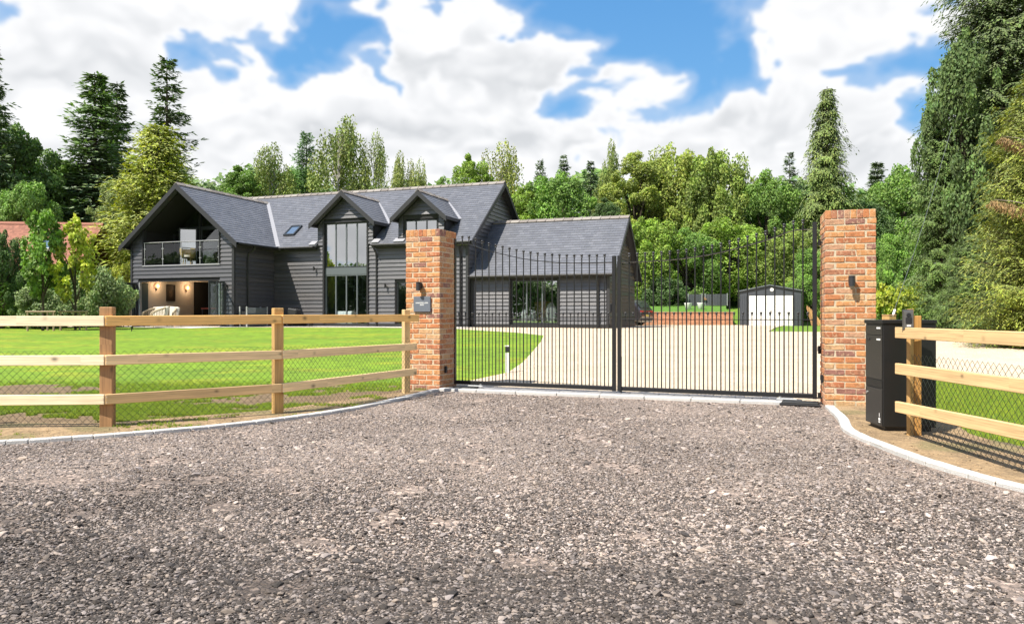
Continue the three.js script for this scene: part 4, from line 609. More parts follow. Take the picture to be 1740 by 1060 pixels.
// --- dormers: front wall, cheeks, windows
function dormer(D, y0, win) {
  const top = D.foot + D.s * D.hw, gy = (u) => D.foot + D.s * (D.hw - Math.abs(u - D.c)) - 0.1, ws = [];
  ws.push(slab(planes.dorm, [[D.b0, y0], [win[0], y0], [win[0], gy(win[0])], [D.b0, gy(D.b0)]], -0.12, 0), slab(planes.dorm, [[win[1], y0], [D.b1, y0], [D.b1, gy(D.b1)], [win[1], gy(win[1])]], -0.12, 0), slab(planes.dorm, [[win[0], win[3]], [win[1], win[3]], [win[1], gy(win[1])], [D.c, top - 0.12], [win[0], gy(win[0])]], -0.12, 0));
  const w = hpart('dormer_wall', merge(ws), M.wallBack);
  boards(planes.dorm, w, y0, top - 0.2, 0.185, (y) => { const h = Math.min(D.hw - (y + 0.26 - D.foot) / D.s, (D.b1 - D.b0) / 2 - 0.03); return h > 0.06 ? [D.c - h, D.c + h] : null; }, [[win[0] - 0.09, win[1] + 0.09, -1, win[3] + 0.06]], 4);
  const cheek = (u, s) => hpart('dormer_cheek', slab((a, y, o) => L(u + s * o, y, a), [[2.97, mainY(2.97)], [2.97, D.foot - 0.02], [vOnMain(D.foot), D.foot - 0.02]], -0.1, 0), M.black);
  cheek(D.b0, -1); cheek(D.b1, 1);
  hpart('soffit', merge([hbox(D.b1, D.c + D.hw - 0.03, D.foot - 0.14, D.foot - 0.115, 2.6, 4.0), hbox(D.c - D.hw + 0.03, D.b0, D.foot - 0.14, D.foot - 0.115, 2.6, 4.0)]), M.soffit);
}
dormer(D1, 4.05, [3.07, 5.48, 0, 5.14]); dormer(D2, 4.24, [7.56, 9.26, 4.3, 5.14]);
hpart('dormer_sill', hbox(7.2, 9.66, 4.2, 4.3, 2.9, 2.99), M.blackTrim); hpart('dormer_wall', hbox(7.56, 9.26, 4.24, 4.31, 2.965, 3.08), M.wallBack);

// --- windows: frame > panes
function windowAt(name, P, a0, a1, y0, y1, n, o, fm = M.frame, glass = M.glass, fw = 0.055, edge = fm) {
  const parts = [[a0, a0 + fw, y0, y1], [a1 - fw, a1, y0, y1], [a0 + fw, a1 - fw, y1 - fw, y1], [a0 + fw, a1 - fw, y0, y0 + fw]].map(([l, r, b, t]) => slab(P, [[l, b], [r, b], [r, t], [l, t]], o - 0.07, o));
  const w = hpart(name, merge(parts), edge), step = (a1 - a0) / n;
  for (let i = 1; i < n; i++) { const c = a0 + i * step; add('mullion', slab(P, [[c - fw * 0.5, y0 + fw], [c + fw * 0.5, y0 + fw], [c + fw * 0.5, y1 - fw], [c - fw * 0.5, y1 - fw]], o - 0.065, o - 0.003), fm, w); }
  for (let i = 0; i < n; i++) { const l = a0 + i * step + (i ? fw / 2 : fw), r = a0 + (i + 1) * step - (i < n - 1 ? fw / 2 : fw), tw = 0.004 * (rH() - 0.5); const g = new THREE.BufferGeometry(), c = [P(l, y0 + fw, o - 0.035), P(r, y0 + fw, o - 0.035 + tw), P(r, y1 - fw, o - 0.035 + tw), P(l, y1 - fw, o - 0.035)]; g.setAttribute('position', new THREE.BufferAttribute(new Float32Array([0, 1, 2, 0, 2, 3].flatMap((k) => c[k].toArray())), 3)); add('pane', boxUV(g), glass, w); }
  return w;
}
windowAt('window', planes.main, 3.07, 5.48, 2.92, 5.14, 4, -0.01, M.frame, M.glassSky, 0.06, M.frameDark);
hpart('transom', slab(planes.main, [[3.07, 2.58], [5.48, 2.58], [5.48, 2.92], [3.07, 2.92]], -0.08, 0.0), M.frame);
windowAt('glazed_door', planes.main, 3.07, 5.48, 0.1, 2.58, 4, -0.015, M.frame, M.glass, 0.06);
for (const u of [2.98, 5.48]) hpart('window_jamb', hbox(u, u + 0.09, 0.1, 5.14, 2.9, 2.985), M.black); hpart('window_head', hbox(2.98, 5.57, 5.14, 5.2, 2.88, 2.955), M.black);
windowAt('window', planes.dorm, 7.56, 9.26, 4.31, 5.1, 3, -0.02, M.frameDark, M.glassSky, 0.05);
windowAt('glazed_door', planes.main, 7.06, 8.05, 0.1, 2.2, 1, -0.06, M.frameDark, M.glass, 0.07);
windowAt('glazed_door', planes.ext, 12.83, 15.08, 0.18, 2.16, 3, -0.02, M.frame, M.glassSky, 0.055, M.frameDark);
for (const u of [12.76, 15.08]) hpart('window_jamb', hbox(u, u + 0.07, 0.16, 2.2, 3.19, 3.29), M.black);
{ // roof light
  const R = (a, r) => L(a, 4.0 + MS * r, 2.7 + r), nrm = V(0, 1, MS).normalize(), P = (a, r, h) => R(a, r).addScaledVector(nrm, h), q = (a0, a1, r0, r1, h0, h1) => boxUV(hexa([P(a0, r0, h0), P(a1, r0, h0), P(a1, r1, h0), P(a0, r1, h0), P(a0, r0, h1), P(a1, r0, h1), P(a1, r1, h1), P(a0, r1, h1)]));
  const w = hpart('roof_light', merge([q(0.18, 0.26, 0.85, 1.6, 0.02, 0.11), q(0.76, 0.84, 0.85, 1.6, 0.02, 0.11), q(0.26, 0.76, 1.52, 1.6, 0.02, 0.11), q(0.26, 0.76, 0.85, 0.93, 0.02, 0.11)]), M.frameDark);
  add('pane', q(0.26, 0.76, 0.93, 1.52, 0.06, 0.075), phys([0.08, 0.12, 0.18], 0.03, { clearcoat: 1, clearcoatRoughness: 0.02, ior: 2 }), w);
}
// --- balcony
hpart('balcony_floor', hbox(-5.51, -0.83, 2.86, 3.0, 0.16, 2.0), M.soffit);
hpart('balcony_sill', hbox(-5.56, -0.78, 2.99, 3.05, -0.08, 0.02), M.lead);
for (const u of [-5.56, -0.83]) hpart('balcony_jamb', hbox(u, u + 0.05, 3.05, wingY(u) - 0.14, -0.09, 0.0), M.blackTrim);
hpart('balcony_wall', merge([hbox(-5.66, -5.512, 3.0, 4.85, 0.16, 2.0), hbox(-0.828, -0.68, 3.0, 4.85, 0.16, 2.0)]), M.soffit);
hpart('ceiling_lining', merge([boxUV(hexa([L(-6.2, wingY(-6.2) - 0.24, 0), L(-3.135, 6.74, 0), L(-3.135, 6.74, 2), L(-6.2, wingY(-6.2) - 0.24, 2), L(-6.2, wingY(-6.2) - 0.2, 0), L(-3.135, 6.78, 0), L(-3.135, 6.78, 2), L(-6.2, wingY(-6.2) - 0.2, 2)])), boxUV(hexa([L(0, wingY(0) - 0.24, 0), L(-3.135, 6.74, 0), L(-3.135, 6.74, 2), L(0, wingY(0) - 0.24, 2), L(0, wingY(0) - 0.2, 0), L(-3.135, 6.78, 0), L(-3.135, 6.78, 2), L(0, wingY(0) - 0.2, 2)]))]), M.soffit);
{ const PB = (a, y, o) => L(a, y, 1.9 - o);
  windowAt('glazed_door', PB, -5.5, -4.66, 3.0, 5.05, 1, 0, M.frameDark, M.glass, 0.08); windowAt('glazed_door', PB, -3.68, -0.84, 3.0, 5.05, 2, 0, M.frameDark, M.glass, 0.08);
  hpart('window_post', slab(PB, [[-3.8, 3.0], [-3.68, 3.0], [-3.68, 5.9], [-3.8, 5.9]], -0.1, 0.03), M.black); hpart('transom', slab(PB, [[-4.75, 5.05], [-1.55, 5.05], [-1.55, 5.14], [-4.75, 5.14]], -0.08, 0.0), M.frameDark);
  const dl = hpart('balcony_door', merge([cbox(0.07, 2.04, 0.05, -0.4, 1.02, 0), cbox(0.07, 2.04, 0.05, 0.4, 1.02, 0), cbox(0.73, 0.07, 0.05, 0, 2.005, 0), cbox(0.73, 0.1, 0.05, 0, 0.05, 0)]), M.frameDark); dl.position.copy(L(-4.18, 3.0, 1.55)); dl.rotation.y = 0.62; add('pane', new THREE.PlaneGeometry(0.74, 1.88).translate(0, 1.03, 0), M.glassSky, dl);
  const tri = (pts) => { const g = slab(PB, pts, -0.032, -0.03); return hpart('gable_pane', g, M.glass); }; tri([[-3.68, 5.14], [-1.6, 5.14], [-3.135, 6.45], [-3.68, 6.05]]); tri([[-3.8, 5.14], [-3.8, 5.95], [-4.6, 5.14]]); }
{ // glass balustrade
  const b = hpart('balustrade', tube([L(-5.5, 4.17, -0.02), L(-0.84, 4.17, -0.02)], 0.024, 8, false, 2), M.steel), px = [-5.45, -4.3, -3.15, -2.0, -0.88];
  for (const u of px) { add('baluster', cyl(0.02, 0.02, 1.12, u, 3.6, 0.02, 10), M.steel, b); for (const y of [3.35, 3.86]) add('clamp', cbox(0.12, 0.05, 0.03, u, y, 0.02), M.steel, b); }
  for (let i = 0; i < 4; i++) { const l = px[i] + 0.06, r = px[i + 1] - 0.06, g = new THREE.BufferGeometry(), c = [L(l, 3.12, -0.02), L(r, 3.12, -0.02), L(r, 4.1, -0.02), L(l, 4.1, -0.02)]; g.setAttribute('position', new THREE.BufferAttribute(new Float32Array([0, 1, 2, 0, 2, 3].flatMap((k) => c[k].toArray())), 3)); add('glass_panel', boxUV(g), M.glassClear, b); }
}
// --- open ground floor room behind the folding doors
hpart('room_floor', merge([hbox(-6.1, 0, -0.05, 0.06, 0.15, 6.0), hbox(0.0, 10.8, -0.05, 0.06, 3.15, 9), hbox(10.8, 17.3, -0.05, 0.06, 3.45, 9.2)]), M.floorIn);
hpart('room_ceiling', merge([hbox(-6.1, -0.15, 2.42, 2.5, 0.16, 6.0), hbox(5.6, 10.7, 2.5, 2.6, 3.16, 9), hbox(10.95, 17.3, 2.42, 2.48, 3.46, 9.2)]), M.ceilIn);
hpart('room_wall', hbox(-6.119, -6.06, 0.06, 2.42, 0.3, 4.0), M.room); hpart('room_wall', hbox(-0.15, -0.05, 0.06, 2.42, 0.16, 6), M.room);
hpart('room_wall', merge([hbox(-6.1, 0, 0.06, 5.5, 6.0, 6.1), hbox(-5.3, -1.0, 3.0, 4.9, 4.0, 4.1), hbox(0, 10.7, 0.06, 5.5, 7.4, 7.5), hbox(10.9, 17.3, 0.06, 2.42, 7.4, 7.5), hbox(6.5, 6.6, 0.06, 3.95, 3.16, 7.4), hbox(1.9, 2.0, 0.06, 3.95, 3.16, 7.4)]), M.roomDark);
hpart('door_lintel', hbox(-5.86, -0.79, 2.23, 2.29, -0.03, 0.14), M.black);
function foldLeaf(u, v, turn) { const g = thing; const w = hpart('folding_door', merge([cbox(0.05, 2.1, 0.09, 0, 1.05, 0.36), cbox(0.05, 2.1, 0.09, 0, 1.05, -0.36), cbox(0.05, 0.09, 0.63, 0, 2.055, 0), cbox(0.05, 0.11, 0.63, 0, 0.055, 0)]), M.frameDark); w.position.copy(L(u, 0.08, v)); w.rotation.y = turn; const p = new THREE.PlaneGeometry(0.63, 1.9).rotateY(Math.PI / 2).translate(0, 1.05, 0); add('pane', p, M.glass, w); return w; }
foldLeaf(-6.02, -0.46, 0.05); foldLeaf(-6.12, -0.47, -0.04); foldLeaf(-5.93, -0.46, -0.02); foldLeaf(-0.62, -0.45, -0.35); foldLeaf(-0.5, -0.46, 0.5);
hpart('door_frame', merge([hbox(-5.85, -5.76, 0.06, 2.23, -0.02, 0.1), hbox(-0.89, -0.8, 0.06, 2.23, -0.02, 0.1)]), M.galv);
hpart('folding_door', hbox(-6.05, -6.0, 0.08, 2.2, 0.2, 0.75), std([0.05, 0.075, 0.085], 0.3));
// --- small outside lights on the boards
for (const [u, y, v] of [[0.92 + 1.6, 2.9, 2.88], [6.55, 2.0, 2.88], [-0.38, 1.98, -0.07]]) { const w = hpart('outside_light', cyl(0.04, 0.04, 0.2, 0, 0, 0, 10), M.black); w.position.copy(L(u, y, v - 0.06)); add('bracket', cbox(0.05, 0.08, 0.09, 0, 0, -0.05), M.black, w); }
hpart('vent_grille', boxUV(hexa([L(17.45, 2.95, 6.1), L(17.48, 2.95, 6.1), L(17.48, 2.95, 6.5), L(17.45, 2.95, 6.5), L(17.45, 3.05, 6.1), L(17.48, 3.05, 6.1), L(17.48, 3.05, 6.5), L(17.45, 3.05, 6.5)])), M.black);

// ---------------------------------------------------------------- things in, on and around the house
function glowLamp(u, y, v, label) {                   // a lit wall lamp indoors
  const t = thing('wall_sconce', label, 'wall lamp', hWorld(u, y, v), -HT + Math.PI / 2, 'lit sconces in the open room');
  add('bracket', cbox(0.05, 0.14, 0.05, 0, -0.1, 0.03), M.black, t);
  add('shade', new THREE.SphereGeometry(0.1, 14, 10).toNonIndexed().scale(1, 1.15, 0.8).translate(0, 0.06, 0.1), new THREE.MeshStandardMaterial({ color: rgb(0.8, 0.4, 0.2), emissive: rgb(1, 0.42, 0.16), emissiveIntensity: 1.6, roughness: 0.5 }), t);
  const p = new THREE.PointLight(rgb(1, 0.62, 0.32), 1.1); p.position.set(0, 0.06, 0.22); p.castShadow = true; p.shadow.radius = 4; t.add(p);
}
glowLamp(-6.055, 2.02, 1.3, 'lit orange wall lamp nearest the left folding doors'); glowLamp(-6.055, 2.0, 3.4, 'lit orange wall lamp between the framed picture and the dark doorway');
{ const t = thing('framed_picture', 'dark framed picture on the pale wall between two lit lamps', 'picture', hWorld(-6.035, 1.75, 2.3), -HT + Math.PI / 2); add('frame', merge([cbox(0.62, 0.04, 0.04, 0, 0.42, 0), cbox(0.62, 0.04, 0.04, 0, -0.42, 0), cbox(0.04, 0.8, 0.04, -0.29, 0, 0), cbox(0.04, 0.8, 0.04, 0.29, 0, 0)]), M.black, t);
  const pt = tex(64, 96, (x, y) => { const d = Math.hypot((x - 32) / 17, (y - 44) / 30), n = fbm(x / 8, y / 8, 6, 3, 64); return [0.13 + 0.35 * n * sstep(1.1, 0.6, d), 0.1 + 0.28 * n * sstep(1.1, 0.6, d), 0.08 + 0.2 * n * sstep(1.1, 0.6, d)]; }); add('print', new THREE.PlaneGeometry(0.55, 0.81), std([1, 1, 1], 0.5, { map: pt }), t); }
{ const t = thing('floor_sculpture', 'tall white curved sculpture just inside the open doorway', 'sculpture', hWorld(-1.75, 0.06, 1.6), -HT); add('body', tube([V(0, 0, 0), V(0.05, 0.5, 0), V(0.08, 1.0, 0), V(-0.04, 1.45, 0), V(0, 1.7, 0)], 0.085, 10), M.white, t); add('base', cyl(0.2, 0.22, 0.05, 0, 0.025, 0, 16), M.white, t); }
{ const t = thing('side_table', 'low dark table with a red top in the open room', 'table', hWorld(-2.5, 0.06, 1.4), -HT); add('tabletop', cbox(0.9, 0.05, 0.6, 0, 0.85, 0), std([0.22, 0.04, 0.03], 0.4), t); for (const [x, z] of [[-0.4, -0.25], [0.4, -0.25], [-0.4, 0.25], [0.4, 0.25]]) add('leg', cbox(0.05, 0.83, 0.05, x, 0.415, z), M.black, t); }
function wickerSeat(u, v, w, turn, label, n) {
  const t = thing(n > 1 ? 'garden_sofa' : 'garden_armchair', label, n > 1 ? 'sofa' : 'armchair', hWorld(u, 0, v), -HT + turn, n > 1 ? null : 'wicker garden armchairs'), h = w / 2;
  add('base', cbox(w, 0.12, 0.78, 0, 0.3, 0, 0.03), M.wicker, t);
  for (const [x, z] of [[-1, -1], [1, -1], [-1, 1], [1, 1]]) add('leg', cyl(0.025, 0.02, 0.26, x * (h - 0.08), 0.13, z * 0.32, 8), M.wicker, t);
  const arc = []; for (let i = 0; i <= 16; i++) { const a = Math.PI * i / 16; arc.push(V(-Math.cos(a) * (h - 0.02), 0.66 + 0.3 * Math.sin(a) ** 0.7, 0.34 - Math.sin(a) * 0.72)); }
  add('rim', tube([V(-h + 0.02, 0.3, 0.36), ...arc, V(h - 0.02, 0.3, 0.36)], 0.036, 8, false, 60), M.wicker, t);
  const cords = []; for (let i = 1; i < 32; i++) { const a = Math.PI * i / 32, x = -Math.cos(a) * (h - 0.02), z = 0.34 - Math.sin(a) * 0.72; cords.push(bar(V(x, 0.3, z), V(x, 0.66 + 0.3 * Math.sin(a) ** 0.7, z), 0.018, 0.018)); } add('woven_back', merge(cords), M.wicker, t);
  for (let i = 0; i < n; i++) { const x = (i - (n - 1) / 2) * (w - 0.16) / n, cw = (w - 0.18) / n; add('seat_cushion', cbox(cw, 0.16, 0.66, x, 0.44, 0.03, 0.05), M.cream, t); const b = add('back_cushion', cbox(cw * 0.92, 0.5, 0.18, 0, 0, 0, 0.06), M.cream, t); b.position.set(x, 0.72, -0.22); b.rotation.x = -0.22; b.rotation.z = (i % 2 ? -1 : 1) * 0.05; }
  return t;
}
wickerSeat(-2.85, -1.5, 1.65, 0.12, 'pale wicker garden sofa with cream cushions before the open doors', 2);
wickerSeat(-2.2, -2.3, 0.95, -0.7, 'pale wicker armchair with cream cushions at the right end of the sofa', 1);
wickerSeat(-5.3, -1.6, 1.05, 0.5, 'pale wicker armchair with cream cushions off the left corner of the house', 1);
{ const t = thing('balcony_chair', 'yellow woven tub chair behind the balcony glass', 'chair', hWorld(-3.45, 3.0, 0.75), -HT + 0.5), w = std([0.5, 0.36, 0.12], 0.8, { map: rep(grainTex, 6, 6) }); const pr = [[0.2, 0.42], [0.3, 0.43], [0.36, 0.6], [0.38, 0.86], [0.36, 0.9], [0.335, 0.86], [0.32, 0.6], [0.26, 0.47], [0.0, 0.46]].map(([x, y]) => new THREE.Vector2(x, y)); add('shell', new THREE.LatheGeometry(pr, 22, 0.6, 5.1), w, t); add('cushion', cyl(0.27, 0.28, 0.1, 0, 0.52, 0, 18), M.cream, t); for (let i = 0; i < 4; i++) { const a = i * 1.571 + 0.8; add('leg', bar(V(Math.cos(a) * 0.2, 0.44, Math.sin(a) * 0.2), V(Math.cos(a) * 0.28, 0, Math.sin(a) * 0.28), 0.03, 0.03), w, t); } }
{ const t = thing('balcony_table', 'white side table at the right end of the balcony', 'table', hWorld(-1.15, 3.0, 0.7), -HT); add('column', cbox(0.34, 0.48, 0.34, 0, 0.24, 0, 0.02), M.white, t); add('lamp_base', new THREE.LatheGeometry([[0, 0.48], [0.08, 0.48], [0.11, 0.58], [0.07, 0.7], [0.03, 0.76], [0, 0.76]].map(([x, y]) => new THREE.Vector2(x, y)), 16), M.cream, t); add('lamp_shade', cyl(0.2, 0.3, 0.16, 0, 0.86, 0, 20), M.white, t); }
{ const t = thing('sun_lounger', 'black sun lounger with raised white back by the house wall', 'sun lounger', hWorld(2.0, 0, 2.0), -HT + 0.25); add('frame', merge([cbox(1.4, 0.05, 0.6, 0.2, 0.3, 0), cbox(0.05, 0.3, 0.6, 0.8, 0.15, 0), cbox(0.05, 0.3, 0.6, -0.3, 0.15, 0)]), M.black, t); const b = add('backrest', cbox(0.8, 0.06, 0.6, 0, 0, 0), M.white, t); b.position.set(-0.75, 0.55, 0); b.rotation.z = -0.8; add('mattress', cbox(1.3, 0.09, 0.56, 0.2, 0.37, 0, 0.03), M.plate, t); const c = add('canopy', cbox(0.5, 0.34, 0.6, 0, 0, 0, 0.05), M.black, t); c.position.set(-0.1, 0.72, -0.1); c.rotation.z = -0.15; }
{ const t = thing('slatted_planter', 'low slatted planter with pale corner posts against the shaded wall', 'planter', hWorld(0.42, 0, 0.9), -HT + Math.PI / 2); for (const [x, z] of [[-0.75, -0.2], [0.75, -0.2], [-0.75, 0.2], [0.75, 0.2]]) add('corner_post', cbox(0.06, 0.98, 0.06, x, 0.49, z), M.galv, t); const sl = cbox(0.035, 0.86, 0.03); for (let i = 0; i < 20; i++) add('slat', sl, M.frame, t).position.set(-0.68 + i * 0.0716, 0.5, 0.2); add('tub', cbox(1.42, 0.7, 0.34, 0, 0.4, 0), M.black, t); }
for (const [u, l] of [[13.35, 'white vase just inside the left pane of the wide window'], [13.75, 'white vase just inside the wide window, beside its first mullion']]) { const t = thing('floor_vase', l, 'vase', hWorld(u, 0.06, 3.75), -HT, 'white vases inside the wide window'); add('body', new THREE.LatheGeometry([[0, 0.12], [0.13, 0.12], [0.17, 0.35], [0.15, 0.62], [0.09, 0.72], [0.1, 0.76], [0.08, 0.76], [0.0, 0.5]].map(([x, y]) => new THREE.Vector2(x, y)), 20), M.white, t); add('foot', cyl(0.12, 0.13, 0.12, 0, 0.06, 0, 16), M.white, t); }
{ const t = thing('oval_sculpture', 'white upright oval disc inside the right pane of the wide window', 'sculpture', hWorld(14.62, 0.06, 3.75), -HT); add('disc', new THREE.SphereGeometry(0.5, 24, 16).toNonIndexed().scale(0.5, 1, 0.16).translate(0, 0.6, 0), M.white, t); add('base', cbox(0.3, 0.1, 0.2, 0, 0.05, 0), M.black, t); }
function woodChair(u, v, turn, label) { const t = thing('dining_chair', label, 'chair', hWorld(u, 0.06, v), -HT + turn, 'orange wooden chairs inside the wide window'), w = std([0.5, 0.2, 0.07], 0.5, { map: grainTex }); add('seat', cbox(0.46, 0.06, 0.44, 0, 0.46, 0), w, t); add('backrest', cbox(0.46, 0.62, 0.05, 0, 0.82, -0.22), w, t); for (const [x, z] of [[-0.2, -0.2], [0.2, -0.2], [-0.2, 0.2], [0.2, 0.2]]) add('leg', cbox(0.05, 0.43, 0.05, x, 0.215, z), w, t); }
woodChair(14.0, 4.3, 2.7, 'orange wooden chair with the taller back inside the wide window'); woodChair(14.25, 4.0, -2.4, 'orange wooden chair turned aside inside the wide window');
{ const t = thing('staircase', 'pale staircase behind the tall hall glazing', 'staircase', hWorld(4.0, 0.06, 5.4), -HT); for (let i = 0; i < 12; i++) add('step', cbox(0.28, 0.05, 0.9, 0.9 - i * 0.24 + 0.6, 0.2 + i * 0.2, 0), M.frame, t); for (const z of [0.48]) { add('handrail', bar(V(1.6, 1.15, z), V(-1.1, 3.4, z), 0.05, 0.05), M.frame, t); for (let i = 0; i < 12; i++) add('baluster', bar(V(1.5 - i * 0.24, 0.2 + i * 0.2, z), V(1.5 - i * 0.24, 1.2 + i * 0.2, z), 0.02, 0.02), M.frame, t); } }
{ const t = thing('sideboard', 'white sideboard behind the tall hall glazing', 'sideboard', hWorld(3.8, 0.06, 3.75), -HT); add('body', cbox(0.9, 0.62, 0.4, 0, 0.4, 0), M.white, t); for (const x of [-0.22, 0.22]) add('door', cbox(0.42, 0.54, 0.02, x, 0.4, 0.21), M.white, t); add('plinth', cbox(0.8, 0.09, 0.34, 0, 0.045, 0), M.black, t); }
{ const t = thing('garden_spotlight', 'little black spotlight standing in the lawn', 'spotlight', [-15.35, lie(30.5), -30.5]); add('spike', cyl(0.02, 0.02, 0.16, 0, 0.08, 0, 8), M.black, t); add('lamp_head', cyl(0.06, 0.045, 0.14, 0, 0, 0, 12).rotateX(0.9).translate(0, 0.19, 0), M.black, t); }
{ // terrace in front of the house
  const P = [[-7.6, -3.0], [0.2, -3.0], [1.4, 0.9], [11.3, 0.7], [11.3, 2.95], [0.0, 2.95], [0, 0], [-7.6, 0]].map(([u, v]) => { const w = hWorld(u, 0, v); return [w[0], -w[2]]; });
  const tt = tex(512, 512, (x, y) => { const n = fbm(x / 32, y / 32, 6, 4, 16), j = (x % 170.67 < 3 || y % 128 < 3) ? 0.75 : 1; return encA([0.55 * (0.8 + 0.35 * n) * j, 0.52 * (0.8 + 0.35 * n) * j, 0.47 * (0.8 + 0.35 * n) * j]); }); sheet('terrace', P, 0.02, std([1, 1, 1], 0.9, { map: rep(tt, 1 / 2) }));
}

// ---------------------------------------------------------------- beyond: car, garden wall, bank, shed, neighbour
{ // car
  const p0 = [6.55, lie(42.6), -42.6], t = thing('parked_car', 'dark hatchback with red tail lights parked behind the low slate roofed wing', 'car', p0, -HT - 0.25);
  const paint = phys([0.03, 0.026, 0.028], 0.3, { clearcoat: 1, clearcoatRoughness: 0.05 }), glassM = std([0.02, 0.025, 0.03], 0.06);
  const sh = new THREE.Shape(); sh.moveTo(1.0, 0.28); sh.lineTo(1.06, 0.5); sh.quadraticCurveTo(1.06, 0.82, 0.96, 0.9); sh.lineTo(0.62, 1.32); sh.quadraticCurveTo(0.3, 1.45, -0.6, 1.42); sh.quadraticCurveTo(-1.2, 1.38, -1.75, 0.98); sh.lineTo(-2.75, 0.86); sh.quadraticCurveTo(-3.12, 0.78, -3.12, 0.5); sh.lineTo(-3.08, 0.28); sh.lineTo(-2.75, 0.26); sh.absarc(-2.4, 0.32, 0.36, Math.PI, 0, true); sh.lineTo(-0.02, 0.26); sh.absarc(0.36, 0.32, 0.36, Math.PI, 0, true); sh.closePath();
  const body = new THREE.ExtrudeGeometry(sh, { depth: 1.56, bevelEnabled: true, bevelSize: 0.09, bevelThickness: 0.11, bevelSegments: 4, curveSegments: 10 }).translate(0, 0, -0.78); add('body', body, paint, t);
  const sw = new THREE.Shape(); sw.moveTo(0.68, 0.95); sw.lineTo(0.42, 1.3); sw.quadraticCurveTo(-0.2, 1.37, -0.7, 1.34); sw.lineTo(-1.5, 0.98); sw.closePath(); for (const z of [0.895, -0.895]) add('side_window', new THREE.ExtrudeGeometry(sw, { depth: 0.012, bevelEnabled: false }).translate(0, 0, z - 0.006), glassM, t);
  const rw = add('rear_window', cbox(0.02, 0.44, 1.25, 0, 0, 0, 0.006), glassM, t); rw.position.set(0.925, 1.13, 0); rw.rotation.z = 0.675;
  for (const z of [-0.66, 0.66]) add('tail_light', cbox(0.1, 0.14, 0.36, 1.09, 0.76, z, 0.03), std([0.4, 0.02, 0.02], 0.2), t); add('light_bar', cbox(0.03, 0.05, 1.0, 1.13, 0.78, 0), std([0.3, 0.02, 0.02], 0.2), t);
  add('number_plate', cbox(0.015, 0.11, 0.5, 1.15, 0.56, 0), std([0.6, 0.5, 0.1], 0.5), t); add('bumper', cbox(0.12, 0.16, 1.6, 1.08, 0.36, 0, 0.03), M.black, t);
  for (const [x, z] of [[0.36, 0.8], [0.36, -0.8], [-2.4, 0.8], [-2.4, -0.8]]) { const w = add('wheel', new THREE.TorusGeometry(0.245, 0.085, 10, 24).translate(0, 0, 0), M.black, t); w.position.set(x, 0.32, z); add('rim', new THREE.CylinderGeometry(0.2, 0.2, 0.12, 14).rotateX(Math.PI / 2), M.galv, w); }
}
const bankMat = std([0.75, 0.95, 0.8], 0.95, { map: rep(grassTex, 1 / 5), bumpMap: rep(grassBump, 1 / 2), bumpScale: 0.04 });
{ // raised lawn held by a low brick wall
  const pos = [], uv = [], Y = (d) => mix(1.3, 2.32, (d - 44.3) / 15.7), pts = [[5.5, 44.3], [12.85, 44.3], [13.6, 48], [17, 60.2], [3, 60.2], [4, 50]];
  for (const t of THREE.ShapeUtils.triangulateShape(pts.map(([x, d]) => new THREE.Vector2(x, d)), [])) for (const i of t) { pos.push(pts[i][0], Y(pts[i][1]), -pts[i][1]); uv.push(...pts[i]); }
  const g = new THREE.BufferGeometry(); g.setAttribute('position', new THREE.BufferAttribute(new Float32Array(pos), 3)); g.setAttribute('uv', new THREE.BufferAttribute(new Float32Array(uv), 2)); g.computeVertexNormals(); tag(add('lawn_bank', g, bankMat), null, null, null, 'structure');
  const bt = tex(512, 512, (x, y) => { const row = Math.floor(y / 42.67), o = row % 2 ? 64 : 0, bx = Math.floor((x + o) / 128), m = y % 42.67 < 5 || (x + o) % 128 < 5, h = hash(md(bx, 4), row, 3), n = 0.75 + 0.5 * fbm(x / 16, y / 16, 2, 3, 32); return encA(m ? [0.5, 0.4, 0.3] : [mix(0.4, 0.6, h) * n, mix(0.16, 0.27, h) * n, mix(0.08, 0.15, h) * n]); });
  const w = thing('garden_wall', 'low terracotta brick wall holding up the lawn beside the shed', 'garden wall', [5.5, 0.5, -44.25]); add('brickwork', boxUV(new THREE.BoxGeometry(7.4, 0.76, 0.22), 1.1).translate(3.7, 0.38, 0), std([1, 1, 1], 0.9, { map: bt }), w); add('coping', cbox(7.44, 0.06, 0.28, 3.7, 0.79, 0, 0.01), std([0.52, 0.3, 0.18], 0.9, { map: rep(speckTex, 3) }), w);
}
